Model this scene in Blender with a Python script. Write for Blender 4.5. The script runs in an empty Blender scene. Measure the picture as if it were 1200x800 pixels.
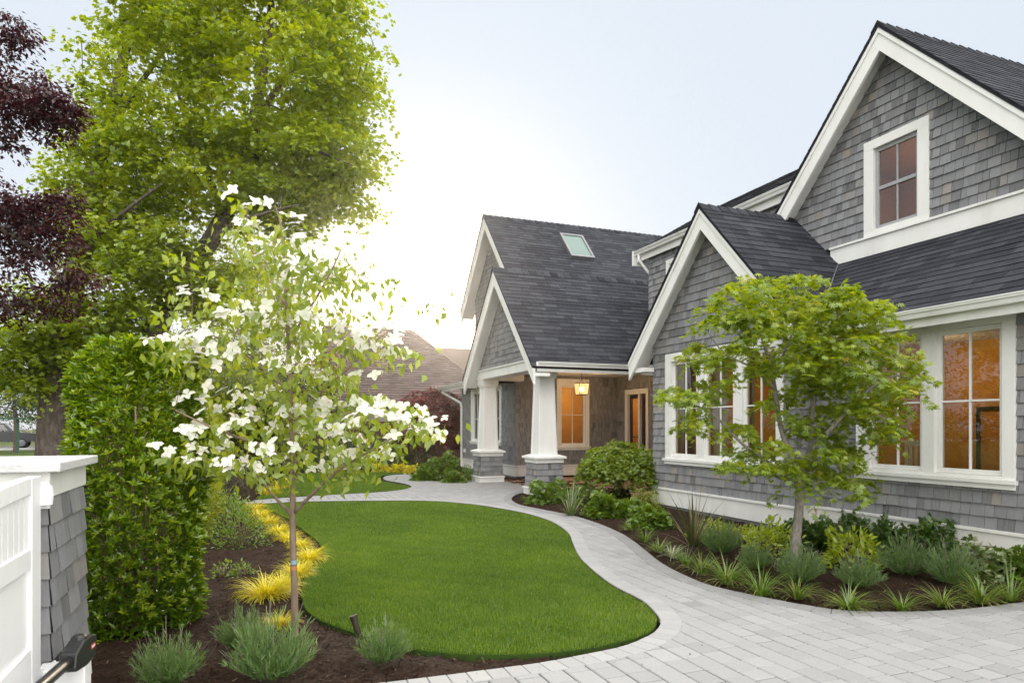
import bpy, math, random
import numpy as np
from mathutils import Vector
from mathutils.geometry import tessellate_polygon

random.seed(7)
RNG = np.random.default_rng(11)
scene = bpy.context.scene
COL = scene.collection
R = math.radians

# ------------------------------------------------------------------ camera
CAM_H = 1.5
YAW = R(21.5)
cam_d = bpy.data.cameras.new("camera")
cam = bpy.data.objects.new("camera", cam_d)
COL.objects.link(cam)
cam.location = (0, 0, CAM_H)
cam.rotation_euler = (R(90), 0, -YAW)
cam_d.sensor_width = 36.0
cam_d.lens = 24.0
cam_d.shift_y = 0.0833
cam_d.clip_start = 0.05
cam_d.clip_end = 3000
scene.camera = cam

# ------------------------------------------------------------------ sky + sun
SUN_AZ, SUN_EL = R(13.7), R(11.0)
world = bpy.data.worlds.new("World")
scene.world = world
world.use_nodes = True
wn, wl = world.node_tree.nodes, world.node_tree.links
wn.clear()
w_out = wn.new("ShaderNodeOutputWorld")
w_bg = wn.new("ShaderNodeBackground")
w_sky = wn.new("ShaderNodeTexSky")
w_sky.sky_type = 'NISHITA'
w_sky.sun_disc = False
w_sky.sun_elevation = SUN_EL
w_sky.sun_rotation = SUN_AZ
w_sky.air_density = 1.0
w_sky.dust_density = 2.2
w_sky.ozone_density = 2.0
w_mix = wn.new("ShaderNodeMixRGB")
w_mix.inputs[0].default_value = 0.93
w_mix.inputs[2].default_value = (6.6, 7.3, 8.6, 1)      # thin bright overcast veil over the whole sky
wl.new(w_sky.outputs[0], w_mix.inputs[1])
# veil brightened overhead and behind the camera, an added fill for camera-facing surfaces
w_tc = wn.new("ShaderNodeTexCoord")
w_sep = wn.new("ShaderNodeSeparateXYZ")
w_ry = wn.new("ShaderNodeMapRange"); w_ry.interpolation_type = 'SMOOTHSTEP'
w_ry.inputs[1].default_value = 0.30; w_ry.inputs[2].default_value = -0.55
w_rz = wn.new("ShaderNodeMapRange"); w_rz.interpolation_type = 'SMOOTHSTEP'
w_rz.inputs[1].default_value = 0.55; w_rz.inputs[2].default_value = 0.95
w_max = wn.new("ShaderNodeMath"); w_max.operation = 'MAXIMUM'
w_veil = wn.new("ShaderNodeMixRGB")
w_veil.inputs[1].default_value = (6.45, 7.05, 7.8, 1)
w_veil.inputs[2].default_value = (29, 28.3, 27.6, 1)
wl.new(w_tc.outputs["Generated"], w_sep.inputs[0])
wl.new(w_sep.outputs[1], w_ry.inputs[0]); wl.new(w_sep.outputs[2], w_rz.inputs[0])
wl.new(w_ry.outputs[0], w_max.inputs[0]); wl.new(w_rz.outputs[0], w_max.inputs[1])
wl.new(w_max.outputs[0], w_veil.inputs[0]); wl.new(w_veil.outputs[0], w_mix.inputs[2])
# bright aureole round the low sun, shining through the thin cloud
w_dot = wn.new("ShaderNodeVectorMath"); w_dot.operation = 'DOT_PRODUCT'
w_dot.inputs[1].default_value = (math.sin(SUN_AZ) * math.cos(SUN_EL), math.cos(SUN_AZ) * math.cos(SUN_EL), math.sin(SUN_EL))
wl.new(w_tc.outputs["Generated"], w_dot.inputs[0])
w_aur = w_mix.outputs[0]
for w_pow, w_col in ((1400, (260, 190, 100, 1)), (220, (14, 10.5, 6.5, 1)), (40, (1.0, .75, .45, 1))):
    w_cl = wn.new("ShaderNodeMath"); w_cl.operation = 'MAXIMUM'; w_cl.inputs[1].default_value = 0.0
    w_pw = wn.new("ShaderNodeMath"); w_pw.operation = 'POWER'; w_pw.inputs[1].default_value = w_pow
    w_ad = wn.new("ShaderNodeMixRGB"); w_ad.blend_type = 'ADD'
    w_ad.inputs[2].default_value = w_col
    wl.new(w_dot.outputs["Value"], w_cl.inputs[0]); wl.new(w_cl.outputs[0], w_pw.inputs[0])
    wl.new(w_pw.outputs[0], w_ad.inputs[0]); wl.new(w_aur, w_ad.inputs[1])
    w_aur = w_ad.outputs[0]
wl.new(w_aur, w_bg.inputs[0])
w_bg.inputs[1].default_value = 0.10
wl.new(w_bg.outputs[0], w_out.inputs[0])

sun_d = bpy.data.lights.new("sun", 'SUN')
sun = bpy.data.objects.new("sun", sun_d)
COL.objects.link(sun)
sun_d.energy = 3.0
sun_d.angle = R(10)
sun_d.color = (1.0, 0.86, 0.66)
sv = Vector((math.sin(SUN_AZ) * math.cos(SUN_EL), math.cos(SUN_AZ) * math.cos(SUN_EL), math.sin(SUN_EL)))
sun.rotation_euler = sv.to_track_quat('Z', 'Y').to_euler()

vs = scene.view_settings
vs.view_transform = 'Standard'
vs.look = 'None'
vs.gamma = 1.0
vs.use_curve_mapping = False
vs.exposure = 0.32
scene.cycles.use_denoising = True
scene.cycles.denoising_prefilter = 'NONE'
scene.cycles.max_bounces = 10
scene.cycles.diffuse_bounces = 6
scene.cycles.transmission_bounces = 8
scene.cycles.transparent_max_bounces = 12
scene.cycles.caustics_reflective = False
scene.cycles.caustics_refractive = False
scene.cycles.sample_clamp_indirect = 6.0

# ------------------------------------------------------------------ helpers
SY, CY = math.sin(YAW), math.cos(YAW)


def P(u, v, d):
    """World point d metres deep along the photograph's line of sight (u, v)."""
    l = (u - 600) / 800 * d
    return np.array((SY * d + CY * l, CY * d - SY * l, CAM_H + (500 - v) / 800 * d))


def G(u, v, z=0.0):
    """Ground point."""
    return P(u, v, 800 * (CAM_H - z) / (v - 500))


def nrm(a):
    a = np.asarray(a, float)
    return a / (np.linalg.norm(a, axis=-1, keepdims=True) + 1e-12)


def set_tint(me, tint):
    at = me.attributes.new("tint", 'FLOAT', 'FACE')
    at.data.foreach_set("value", np.asarray(tint, np.float32))


def abs_loc(o):
    v = Vector((0, 0, 0))
    while o is not None:
        v += o.location
        o = o.parent
    return v


def link(name, me, m, parent):
    o = bpy.data.objects.new(name, me)
    if m is not None:
        me.materials.append(m)
    COL.objects.link(o)
    if parent is not None:
        o.parent = parent
    return o


def tag(o, label=None, cat=None, group=None, kind=None):
    if label:
        o["label"] = label
    if cat:
        o["category"] = cat
    if group:
        o["group"] = group
    if kind:
        o["kind"] = kind
    return o


def thing(name, loc, label, cat, group=None, rz=0.0):
    o = bpy.data.objects.new(name, None)
    o.empty_display_size = 0.1
    COL.objects.link(o)
    o.location = loc
    o.rotation_euler = (0, 0, rz)
    return tag(o, label, cat, group)


def copy_thing(root, loc, rz=0.0, sc=1.0, label=None):
    r = root.copy()
    COL.objects.link(r)
    r.location = loc
    r.rotation_euler = (0, 0, rz)
    r.scale = (sc, sc, sc) if not isinstance(sc, tuple) else sc
    if label:
        r["label"] = label
    for ch in list(root.children):
        c = ch.copy()
        COL.objects.link(c)
        c.parent = r
        for g in ch.children:
            k = g.copy()
            COL.objects.link(k)
            k.parent = c
    return r


class MB:
    def __init__(s):
        s.v, s.f, s.t = [], [], []

    def add(s, vs_, fs_, t=0.5):
        b = len(s.v)
        s.v.extend(tuple(map(float, p)) for p in vs_)
        for f in fs_:
            s.f.append(tuple(b + i for i in f))
            s.t.append(t)

    def box(s, x0, x1, y0, y1, z0, z1, t=0.5):
        s.add([(x0, y0, z0), (x1, y0, z0), (x1, y1, z0), (x0, y1, z0), (x0, y0, z1), (x1, y0, z1), (x1, y1, z1), (x0, y1, z1)],
              [(3, 2, 1, 0), (4, 5, 6, 7), (0, 1, 5, 4), (1, 2, 6, 5), (2, 3, 7, 6), (3, 0, 4, 7)], t)

    def fbox(s, fr, u0, u1, v0, v1, n0, n1, t=0.5):
        O, U, V, N = fr
        pts = [O + U * u + V * v + N * n for n in (n0, n1) for (u, v) in ((u0, v0), (u1, v0), (u1, v1), (u0, v1))]
        s.add(pts, [(3, 2, 1, 0), (4, 5, 6, 7), (0, 1, 5, 4), (1, 2, 6, 5), (2, 3, 7, 6), (3, 0, 4, 7)], t)

    def taper(s, cx, cy, hx0, hy0, z0, hx1, hy1, z1, t=0.5):
        q = [(-1, -1), (1, -1), (1, 1), (-1, 1)]
        s.add([(cx + a * hx0, cy + b * hy0, z0) for a, b in q] + [(cx + a * hx1, cy + b * hy1, z1) for a, b in q],
              [(3, 2, 1, 0), (4, 5, 6, 7), (0, 1, 5, 4), (1, 2, 6, 5), (2, 3, 7, 6), (3, 0, 4, 7)], t)

    def prism(s, pts, vec, t=0.5):
        """closed planar polygon (list of 3-D points) pushed along vec"""
        pts = [np.asarray(p, float) for p in pts]
        n = len(pts)
        vec = np.asarray(vec, float)
        s.add(pts + [p + vec for p in pts],
              [tuple(range(n))[::-1], tuple(range(n, 2 * n))] + [(i, (i + 1) % n, n + (i + 1) % n, n + i) for i in range(n)], t)

    def tube(s, pts, rad, n=6, t=0.5, cap=True):
        pts = [np.asarray(p, float) for p in pts]
        if not hasattr(rad, '__len__'):
            rad = [rad] * len(pts)
        ref = None
        b = len(s.v)
        m = len(pts)
        for i, p in enumerate(pts):
            d = nrm(pts[min(i + 1, m - 1)] - pts[max(i - 1, 0)])
            if ref is None:
                ref = np.array((1.0, 0, 0)) if abs(d[0]) < 0.8 else np.array((0, 1.0, 0))
            a = nrm(ref - d * np.dot(ref, d))
            ref = a
            c = np.cross(d, a)
            for k in range(n):
                an = 2 * math.pi * k / n
                s.v.append(tuple(p + rad[i] * (math.cos(an) * a + math.sin(an) * c)))
        for i in range(m - 1):
            for k in range(n):
                s.f.append((b + i * n + k, b + i * n + (k + 1) % n, b + (i + 1) * n + (k + 1) % n, b + (i + 1) * n + k))
                s.t.append(t)
        if cap:
            s.f.append(tuple(b + k for k in range(n))[::-1]); s.t.append(t)
            s.f.append(tuple(b + (m - 1) * n + k for k in range(n))); s.t.append(t)

    def lathe(s, c, prof, n=20, t=0.5, axis=2):
        b = len(s.v)
        for (r, h) in prof:
            for k in range(n):
                a = 2 * math.pi * k / n
                q = [r * math.cos(a), r * math.sin(a)]
                q.insert(axis, h)
                s.v.append((c[0] + q[0], c[1] + q[1], c[2] + q[2]))
        for i in range(len(prof) - 1):
            for k in range(n):
                s.f.append((b + i * n + k, b + i * n + (k + 1) % n, b + (i + 1) * n + (k + 1) % n, b + (i + 1) * n + k))
                s.t.append(t)
        s.f.append(tuple(b + k for k in range(n))[::-1]); s.t.append(t)
        s.f.append(tuple(b + (len(prof) - 1) * n + k for k in range(n))); s.t.append(t)

    def build(s, name, m, parent=None, smooth=False, bevel=0.0):
        off = abs_loc(parent) if parent is not None else Vector((0, 0, 0))
        me = bpy.data.meshes.new(name)
        me.from_pydata([(x - off.x, y - off.y, z - off.z) for x, y, z in s.v], [], s.f)
        set_tint(me, s.t)
        if smooth:
            me.shade_smooth()
        o = link(name, me, m, parent)
        if bevel:
            md = o.modifiers.new("bevel", 'BEVEL')
            md.width = bevel
            md.segments = 2
            md.limit_method = 'ANGLE'
        return o


def np_obj(name, parts, m, parent=None, smooth=False, world_pts=True):
    """parts: list of (V (n,3), F (m,3), tint (m,)) arrays of triangles -> one mesh object"""
    off = np.array(abs_loc(parent)) if (parent is not None and world_pts) else np.zeros(3)
    Vs, Fs, Ts, b = [], [], [], 0
    for V, F, T in parts:
        Vs.append(V); Fs.append(F + b); Ts.append(T)
        b += len(V)
    V = np.concatenate(Vs) - off
    F = np.concatenate(Fs)
    T = np.concatenate(Ts)
    me = bpy.data.meshes.new(name)
    me.vertices.add(len(V))
    me.vertices.foreach_set("co", V.astype(np.float32).ravel())
    me.loops.add(F.size)
    me.loops.foreach_set("vertex_index", F.astype(np.int32).ravel())
    me.polygons.add(len(F))
    me.polygons.foreach_set("loop_start", (np.arange(len(F)) * 3).astype(np.int32))
    if smooth:
        me.polygons.foreach_set("use_smooth", np.ones(len(F), bool))
    me.update(calc_edges=True)
    set_tint(me, T)
    return link(name, me, m, parent)


def in_poly(poly, pts):
    x, y = pts[:, 0], pts[:, 1]
    ins = np.zeros(len(pts), bool)
    n = len(poly)
    j = n - 1
    for i in range(n):
        xi, yi = poly[i][0], poly[i][1]
        xj, yj = poly[j][0], poly[j][1]
        c = ((yi > y) != (yj > y)) & (x < (xj - xi) * (y - yi) / (yj - yi + 1e-15) + xi)
        ins ^= c
        j = i
    return ins


def dist_line(line, pts):
    line = np.asarray(line)[:, :2]
    best = np.full(len(pts), 1e9)
    for a, b in zip(line[:-1], line[1:]):
        ab = b - a
        t = np.clip(((pts - a) @ ab) / (ab @ ab + 1e-12), 0, 1)
        best = np.minimum(best, np.linalg.norm(pts - (a + t[:, None] * ab), axis=1))
    return best


def spline(pts, step=0.1, closed=False):
    pts = [np.asarray(p, float)[:2] for p in pts]
    n = len(pts)
    out = []
    rng = range(n if closed else n - 1)
    for i in rng:
        p0 = pts[(i - 1) % n] if (closed or i > 0) else pts[0]
        p1, p2 = pts[i], pts[(i + 1) % n]
        p3 = pts[(i + 2) % n] if (closed or i + 2 < n) else pts[-1]
        k = max(2, int(np.linalg.norm(p2 - p1) / step))
        for j in range(k):
            t = j / k
            out.append(0.5 * ((2 * p1) + (-p0 + p2) * t + (2 * p0 - 5 * p1 + 4 * p2 - p3) * t * t + (-p0 + 3 * p1 - 3 * p2 + p3) * t ** 3))
    if not closed:
        out.append(pts[-1])
    return out


def sheet(poly, z0, z1):
    """flat polygon sheet with a small edge, as an MB"""
    mb = MB()
    n = len(poly)
    tris = tessellate_polygon([[Vector((p[0], p[1], 0)) for p in poly]])
    mb.v = [(p[0], p[1], z1) for p in poly] + [(p[0], p[1], z0) for p in poly]
    for tr in tris:
        mb.f.append(tuple(tr)); mb.t.append(0.5)
    for i in range(n):
        j = (i + 1) % n
        mb.f.append((i, j, n + j, n + i)); mb.t.append(0.5)
    return mb


# ------------------------------------------------------------------ materials
def new_mat(name):
    m = bpy.data.materials.new(name)
    m.use_nodes = True
    return m, m.node_tree.nodes, m.node_tree.links, m.node_tree.nodes["Principled BSDF"]


def ramp(nodes, stops):
    r = nodes.new("ShaderNodeValToRGB")
    e = r.color_ramp.elements
    while len(e) < len(stops):
        e.new(0.5)
    for k, (p, c) in zip(e, stops):
        k.position = p
        k.color = (*c, 1)
    return r


def mat(name, stops, rough=0.6, spec=0.4, noise=0.0, nscale=(30, 30, 30), bump=0.0, bscale=60.0, metal=0.0, use_tint=False):
    """colour = ramp(tint or noise); optional noise variation and bump, all in object space"""
    m, n, l, b = new_mat(name)
    b.inputs["Roughness"].default_value = rough
    b.inputs["Specular IOR Level"].default_value = spec
    b.inputs["Metallic"].default_value = metal
    tc = n.new("ShaderNodeTexCoord")
    mp = n.new("ShaderNodeMapping")
    mp.inputs["Scale"].default_value = nscale
    l.new(tc.outputs["Object"], mp.inputs[0])
    nz = n.new("ShaderNodeTexNoise")
    nz.inputs["Scale"].default_value = 1.0
    nz.inputs["Detail"].default_value = 5
    nz.inputs["Roughness"].default_value = 0.6
    l.new(mp.outputs[0], nz.inputs["Vector"])
    r = ramp(n, stops)
    if use_tint:
        at = n.new("ShaderNodeAttribute")
        at.attribute_name = "tint"
        ad = n.new("ShaderNodeMath"); ad.operation = 'MULTIPLY_ADD'
        sb = n.new("ShaderNodeMath"); sb.operation = 'SUBTRACT'
        l.new(nz.outputs["Fac"], sb.inputs[0]); sb.inputs[1].default_value = 0.5
        l.new(sb.outputs[0], ad.inputs[0]); ad.inputs[1].default_value = noise
        l.new(at.outputs["Fac"], ad.inputs[2])
        l.new(ad.outputs[0], r.inputs[0])
    else:
        l.new(nz.outputs["Fac"], r.inputs[0])
    l.new(r.outputs[0], b.inputs["Base Color"])
    if bump:
        n2 = n.new("ShaderNodeTexNoise")
        n2.inputs["Scale"].default_value = bscale
        n2.inputs["Detail"].default_value = 4
        l.new(tc.outputs["Object"], n2.inputs["Vector"])
        bp = n.new("ShaderNodeBump")
        bp.inputs["Strength"].default_value = bump
        bp.inputs["Distance"].default_value = 0.01
        l.new(n2.outputs["Fac"], bp.inputs["Height"])
        l.new(bp.outputs[0], b.inputs["Normal"])
    return m


def leaf_mat(name, stops, trans=0.45, rough=0.45, gloss=0.06):
    m = bpy.data.materials.new(name)
    m.use_nodes = True
    n, l = m.node_tree.nodes, m.node_tree.links
    n.clear()
    out = n.new("ShaderNodeOutputMaterial")
    at = n.new("ShaderNodeAttribute"); at.attribute_name = "tint"
    r = ramp(n, stops)
    l.new(at.outputs["Fac"], r.inputs[0])
    df = n.new("ShaderNodeBsdfDiffuse")
    tr = n.new("ShaderNodeBsdfTranslucent")
    gl = n.new("ShaderNodeBsdfGlossy"); gl.inputs["Roughness"].default_value = rough
    gl.inputs["Color"].default_value = (0.9, 0.95, 0.9, 1)
    hs = n.new("ShaderNodeHueSaturation")
    hs.inputs["Hue"].default_value = 0.485
    hs.inputs["Saturation"].default_value = 1.1
    hs.inputs["Value"].default_value = 1.5
    l.new(r.outputs[0], df.inputs[0]); l.new(r.outputs[0], hs.inputs["Color"]); l.new(hs.outputs[0], tr.inputs[0])
    m1 = n.new("ShaderNodeMixShader"); m1.inputs[0].default_value = trans
    l.new(df.outputs[0], m1.inputs[1]); l.new(tr.outputs[0], m1.inputs[2])
    m2 = n.new("ShaderNodeMixShader"); m2.inputs[0].default_value = gloss
    l.new(m1.outputs[0], m2.inputs[1]); l.new(gl.outputs[0], m2.inputs[2])
    l.new(m2.outputs[0], out.inputs[0])
    return m


M = {}
M['white'] = mat("white_paint", [(0.2, (.64, .63, .59)), (0.42, (.745, .74, .715)), (0.7, (.80, .80, .78))], .5, .35, nscale=(3, 3, 1.0), bump=.04, bscale=40)
M['gate_white'] = mat("gate_paint", [(0.3, (.80, .80, .80)), (0.7, (.84, .84, .84))], .4, .4, nscale=(5, 5, 2), bump=.03, bscale=30)
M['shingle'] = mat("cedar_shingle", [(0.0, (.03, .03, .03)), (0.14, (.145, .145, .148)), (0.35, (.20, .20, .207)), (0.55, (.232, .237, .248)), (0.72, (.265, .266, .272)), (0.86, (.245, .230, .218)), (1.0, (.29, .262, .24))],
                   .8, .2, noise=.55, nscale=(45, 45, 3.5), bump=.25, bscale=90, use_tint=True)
M['roof'] = mat("asphalt_shingle", [(0.0, (.008, .008, .01)), (0.14, (.019, .020, .025)), (0.5, (.033, .036, .044)), (1.0, (.064, .067, .078))],
                .9, .15, noise=.5, nscale=(8, 8, 8), bump=.5, bscale=260, use_tint=True)
M['stone'] = mat("cap_stone", [(0.3, (.46, .46, .46)), (0.7, (.62, .62, .61))], .8, .2, nscale=(60, 60, 60), bump=.25, bscale=120)
M['concrete'] = mat("foundation_concrete", [(0.3, (.16, .16, .165)), (0.7, (.22, .22, .225))], .9, .2, nscale=(10, 10, 10), bump=.2)
M['paver'] = mat("concrete_paver", [(0.0, (.22, .22, .221)), (0.5, (.30, .30, .299)), (1.0, (.375, .374, .37))], .85, .2, noise=.6, nscale=(55, 55, 55), bump=.35, bscale=150, use_tint=True)
M['joint'] = mat("joint_sand", [(0.3, (.045, .04, .034)), (0.7, (.085, .08, .066))], .95, .1, nscale=(80, 80, 80))
M['tile'] = mat("porch_tile", [(0.0, (.22, .12, .085)), (0.5, (.31, .19, .14)), (1.0, (.38, .26, .2))], .6, .4, noise=.4, nscale=(12, 12, 12), use_tint=True)
M['mulch'] = mat("bark_mulch", [(0.25, (.010, .0065, .005)), (0.5, (.026, .015, .010)), (0.78, (.06, .036, .024))], .95, .1, nscale=(38, 38, 38), bump=1.0, bscale=55)
M['chip'] = mat("bark_chip", [(0.0, (.008, .005, .004)), (0.5, (.032, .018, .012)), (1.0, (.17, .11, .07))], .9, .15, noise=.3, nscale=(60, 60, 60), use_tint=True)
M['soil_grass'] = mat("turf_base", [(0.3, (.030, .058, .010)), (0.7, (.045, .085, .016))], .95, .1, nscale=(9, 9, 9), bump=.4, bscale=80)
M['far_ground'] = mat("rough_grass", [(0.3, (.05, .075, .018)), (0.7, (.085, .115, .03))], .95, .1, nscale=(.6, .6, .6))
M['asphalt'] = mat("asphalt", [(0.3, (.075, .077, .082)), (0.7, (.105, .107, .112))], .9, .2, nscale=(4, 4, 4))
M['bark'] = mat("grey_bark", [(0.25, (.06, .05, .042)), (0.5, (.12, .10, .085)), (0.8, (.21, .185, .16))], .95, .1, nscale=(14, 14, 4), bump=1.0, bscale=22)
M['bark_pale'] = mat("pale_bark", [(0.25, (.14, .125, .11)), (0.5, (.25, .225, .2)), (0.8, (.40, .37, .33))], .9, .15, nscale=(40, 40, 16), bump=.8, bscale=50)
M['twig'] = mat("brown_twig", [(0.3, (.16, .115, .08)), (0.7, (.29, .22, .16))], .85, .2, nscale=(30, 30, 8), bump=.4)
M['black'] = mat("black_metal", [(0.3, (.012, .012, .013)), (0.7, (.022, .022, .024))], .38, .5, nscale=(30, 30, 30))
M['bronze'] = mat("dark_bronze", [(0.3, (.03, .022, .017)), (0.7, (.06, .045, .035))], .5, .5, nscale=(30, 30, 30), metal=.3)
M['red'] = mat("red_label", [(0.3, (.42, .03, .03)), (0.7, (.5, .05, .04))], .4, .4)
M['sash_grey'] = mat("grey_sash", [(0.3, (.30, .31, .32)), (0.7, (.36, .37, .38))], .45, .4)
M['amber'] = mat("amber_wall", [(0.3, (.47, .225, .05)), (0.7, (.55, .275, .066))], .6, .3, nscale=(2, 2, 7))
M['floor_wood'] = mat("oak_floor", [(0.3, (.22, .12, .05)), (0.7, (.32, .19, .09))], .4, .4, nscale=(20, 2, 2))
M['curtain'] = mat("beige_curtain", [(0.3, (.42, .33, .22)), (0.7, (.52, .43, .3))], .9, .1, nscale=(20, 20, 2))
M['dark_wood'] = mat("dark_wood", [(0.3, (.02, .014, .01)), (0.7, (.035, .024, .018))], .4, .4)
M['neigh_roof'] = mat("brown_roof_tile", [(0.0, (.075, .06, .056)), (0.5, (.12, .092, .085)), (1.0, (.17, .13, .12))], .9, .1, noise=.4, nscale=(5, 5, 5), use_tint=True)
M['fence'] = mat("brown_fence", [(0.3, (.07, .04, .03)), (0.7, (.12, .075, .055))], .9, .1, nscale=(10, 10, 1.5), bump=.3)
M['plaster'] = mat("beige_render", [(0.3, (.36, .33, .29)), (0.7, (.42, .39, .34))], .9, .2, nscale=(2, 2, 2))
M['green_metal'] = mat("green_metal", [(0.3, (.012, .06, .035)), (0.7, (.02, .08, .05))], .5, .4)
M['steel'] = mat("valley_steel", [(0.3, (.16, .16, .17)), (0.7, (.24, .24, .25))], .5, .5, metal=.6)
M['rubber'] = mat("rubber", [(0.3, (.012, .012, .012)), (0.7, (.02, .02, .02))], .9, .2)
M['car'] = mat("car_paint", [(0.3, (.03, .03, .034)), (0.7, (.035, .035, .04))], .2, .6)
M['tape_blue'] = mat("blue_tape", [(0.3, (.22, .33, .40)), (0.7, (.28, .40, .48))], .5, .4)
M['tape_orange'] = mat("orange_tape", [(0.3, (.42, .17, .07)), (0.7, (.5, .21, .09))], .5, .4)

LF = {}
LF['maple'] = leaf_mat("maple_leaf", [(0, (.168, .258, .014)), (.5, (.292, .378, .02)), (1, (.42, .47, .03))], .58)
LF['plum'] = leaf_mat("plum_leaf", [(0, (.022, .005, .008)), (.5, (.055, .010, .014)), (1, (.10, .02, .02))], .35)
LF['redmaple'] = leaf_mat("red_maple_leaf", [(0, (.075, .008, .008)), (.5, (.17, .015, .013)), (1, (.27, .03, .02))], .45)
LF['dogwood'] = leaf_mat("dogwood_leaf", [(0, (.12, .19, .012)), (.5, (.21, .28, .02)), (1, (.33, .38, .04))], .5)
LF['bract'] = leaf_mat("dogwood_bract", [(0, (.58, .61, .48)), (.5, (.68, .69, .62)), (1, (.74, .67, .63))], .25, gloss=.03)
LF['jmaple'] = leaf_mat("japanese_maple_leaf", [(0, (.13, .21, .010)), (.5, (.25, .335, .014)), (.85, (.38, .42, .02)), (1, (.44, .35, .03))], .52)
LF['laurel'] = leaf_mat("laurel_leaf", [(0, (.05, .115, .006)), (.5, (.14, .25, .010)), (1, (.37, .45, .02))], .42, .3, .07)
LF['hedge'] = leaf_mat("hedge_leaf", [(0, (.13, .19, .012)), (.5, (.24, .29, .018)), (1, (.36, .38, .03))], .5, .4)
LF['lav'] = leaf_mat("lavender_leaf", [(0, (.05, .115, .024)), (.5, (.095, .18, .042)), (.9, (.155, .24, .07)), (1, (.17, .12, .13))], .38)
LF['carex'] = leaf_mat("carex_blade", [(0, (.06, .125, .010)), (.5, (.125, .21, .018)), (.8, (.27, .31, .08)), (1, (.46, .40, .20))], .36)
LF['gold'] = leaf_mat("golden_grass_blade", [(0, (.40, .37, .010)), (.5, (.63, .57, .016)), (1, (.80, .72, .04))], .42)
LF['phorm'] = leaf_mat("phormium_blade", [(0, (.05, .06, .022)), (.5, (.11, .12, .035)), (1, (.27, .22, .09))], .25)
LF['green'] = leaf_mat("shrub_leaf", [(0, (.07, .14, .010)), (.5, (.13, .22, .016)), (1, (.22, .31, .03))], .42)
LF['dark'] = leaf_mat("dark_shrub_leaf", [(0, (.024, .052, .010)), (.5, (.050, .092, .016)), (1, (.095, .14, .03))], .35, .35)
LF['lime'] = leaf_mat("lime_leaf", [(0, (.19, .28, .012)), (.5, (.30, .39, .018)), (1, (.42, .47, .04))], .42)
LF['varieg'] = leaf_mat("variegated_leaf", [(0, (.05, .10, .02)), (.55, (.12, .18, .04)), (1, (.5, .5, .33))], .35)
LF['lace'] = leaf_mat("laceleaf_maple_leaf", [(0, (.11, .19, .011)), (.5, (.20, .285, .015)), (.9, (.31, .36, .022)), (1, (.32, .22, .03))], .5)
LF['far'] = leaf_mat("far_tree_leaf", [(0, (.10, .145, .014)), (.5, (.18, .225, .022)), (1, (.27, .31, .04))], .5)
LF['fardark'] = leaf_mat("far_dark_leaf", [(0, (.02, .042, .01)), (.5, (.038, .07, .014)), (1, (.07, .105, .022))], .4)
LF['grass'] = leaf_mat("grass_blade", [(0, (.058, .126, .006)), (.5, (.108, .20, .011)), (.9, (.18, .275, .018)), (1, (.29, .28, .07))], .42, gloss=.03)
LF['helle'] = leaf_mat("hellebore_leaf", [(0, (.035, .08, .012)), (.5, (.07, .14, .02)), (1, (.13, .21, .035))], .35, .35)
LF['seed'] = leaf_mat("pieris_seed", [(0, (.10, .055, .04)), (.5, (.20, .12, .085)), (1, (.30, .2, .14))], .2)


def glass_mat():
    m = bpy.data.materials.new("window_glass")
    m.use_nodes = True
    n, l = m.node_tree.nodes, m.node_tree.links
    n.clear()
    out = n.new("ShaderNodeOutputMaterial")
    tr = n.new("ShaderNodeBsdfTransparent"); tr.inputs[0].default_value = (.80, .80, .77, 1)
    gl = n.new("ShaderNodeBsdfGlossy"); gl.inputs["Roughness"].default_value = 0.0
    lw = n.new("ShaderNodeLayerWeight"); lw.inputs[0].default_value = 0.5
    pw = n.new("ShaderNodeMath"); pw.operation = 'POWER'; pw.inputs[1].default_value = 5.0
    ma = n.new("ShaderNodeMath"); ma.operation = 'MULTIPLY_ADD'; ma.inputs[1].default_value = .95; ma.inputs[2].default_value = .085
    l.new(lw.outputs["Facing"], pw.inputs[0]); l.new(pw.outputs[0], ma.inputs[0])
    tc = n.new("ShaderNodeTexCoord")
    nz = n.new("ShaderNodeTexNoise"); nz.inputs["Scale"].default_value = 1.1
    bp = n.new("ShaderNodeBump"); bp.inputs["Strength"].default_value = .012; bp.inputs["Distance"].default_value = .02
    l.new(tc.outputs["Object"], nz.inputs["Vector"]); l.new(nz.outputs["Fac"], bp.inputs["Height"])
    l.new(bp.outputs[0], gl.inputs["Normal"])
    mx = n.new("ShaderNodeMixShader")
    l.new(ma.outputs[0], mx.inputs[0]); l.new(tr.outputs[0], mx.inputs[1]); l.new(gl.outputs[0], mx.inputs[2])
    l.new(mx.outputs[0], out.inputs[0])
    return m


M['glass'] = glass_mat()


def emit_mat(name, col, s):
    m = bpy.data.materials.new(name)
    m.use_nodes = True
    n, l = m.node_tree.nodes, m.node_tree.links
    n.clear()
    out = n.new("ShaderNodeOutputMaterial")
    e = n.new("ShaderNodeEmission"); e.inputs[0].default_value = (*col, 1); e.inputs[1].default_value = s
    l.new(e.outputs[0], out.inputs[0])
    return m


M['bulb'] = emit_mat("lit_bulb", (1, .62, .25), 30)
M['downlight'] = emit_mat("lit_downlight", (1, .7, .38), 12)


def lamp(name, loc, power, col, radius, parent):
    ld = bpy.data.lights.new(name, 'POINT')
    ld.energy = power
    ld.color = col
    ld.shadow_soft_size = radius
    o = bpy.data.objects.new(name, ld)
    COL.objects.link(o)
    off = abs_loc(parent)
    o.parent = parent
    o.location = Vector(loc) - off
    return o


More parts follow.
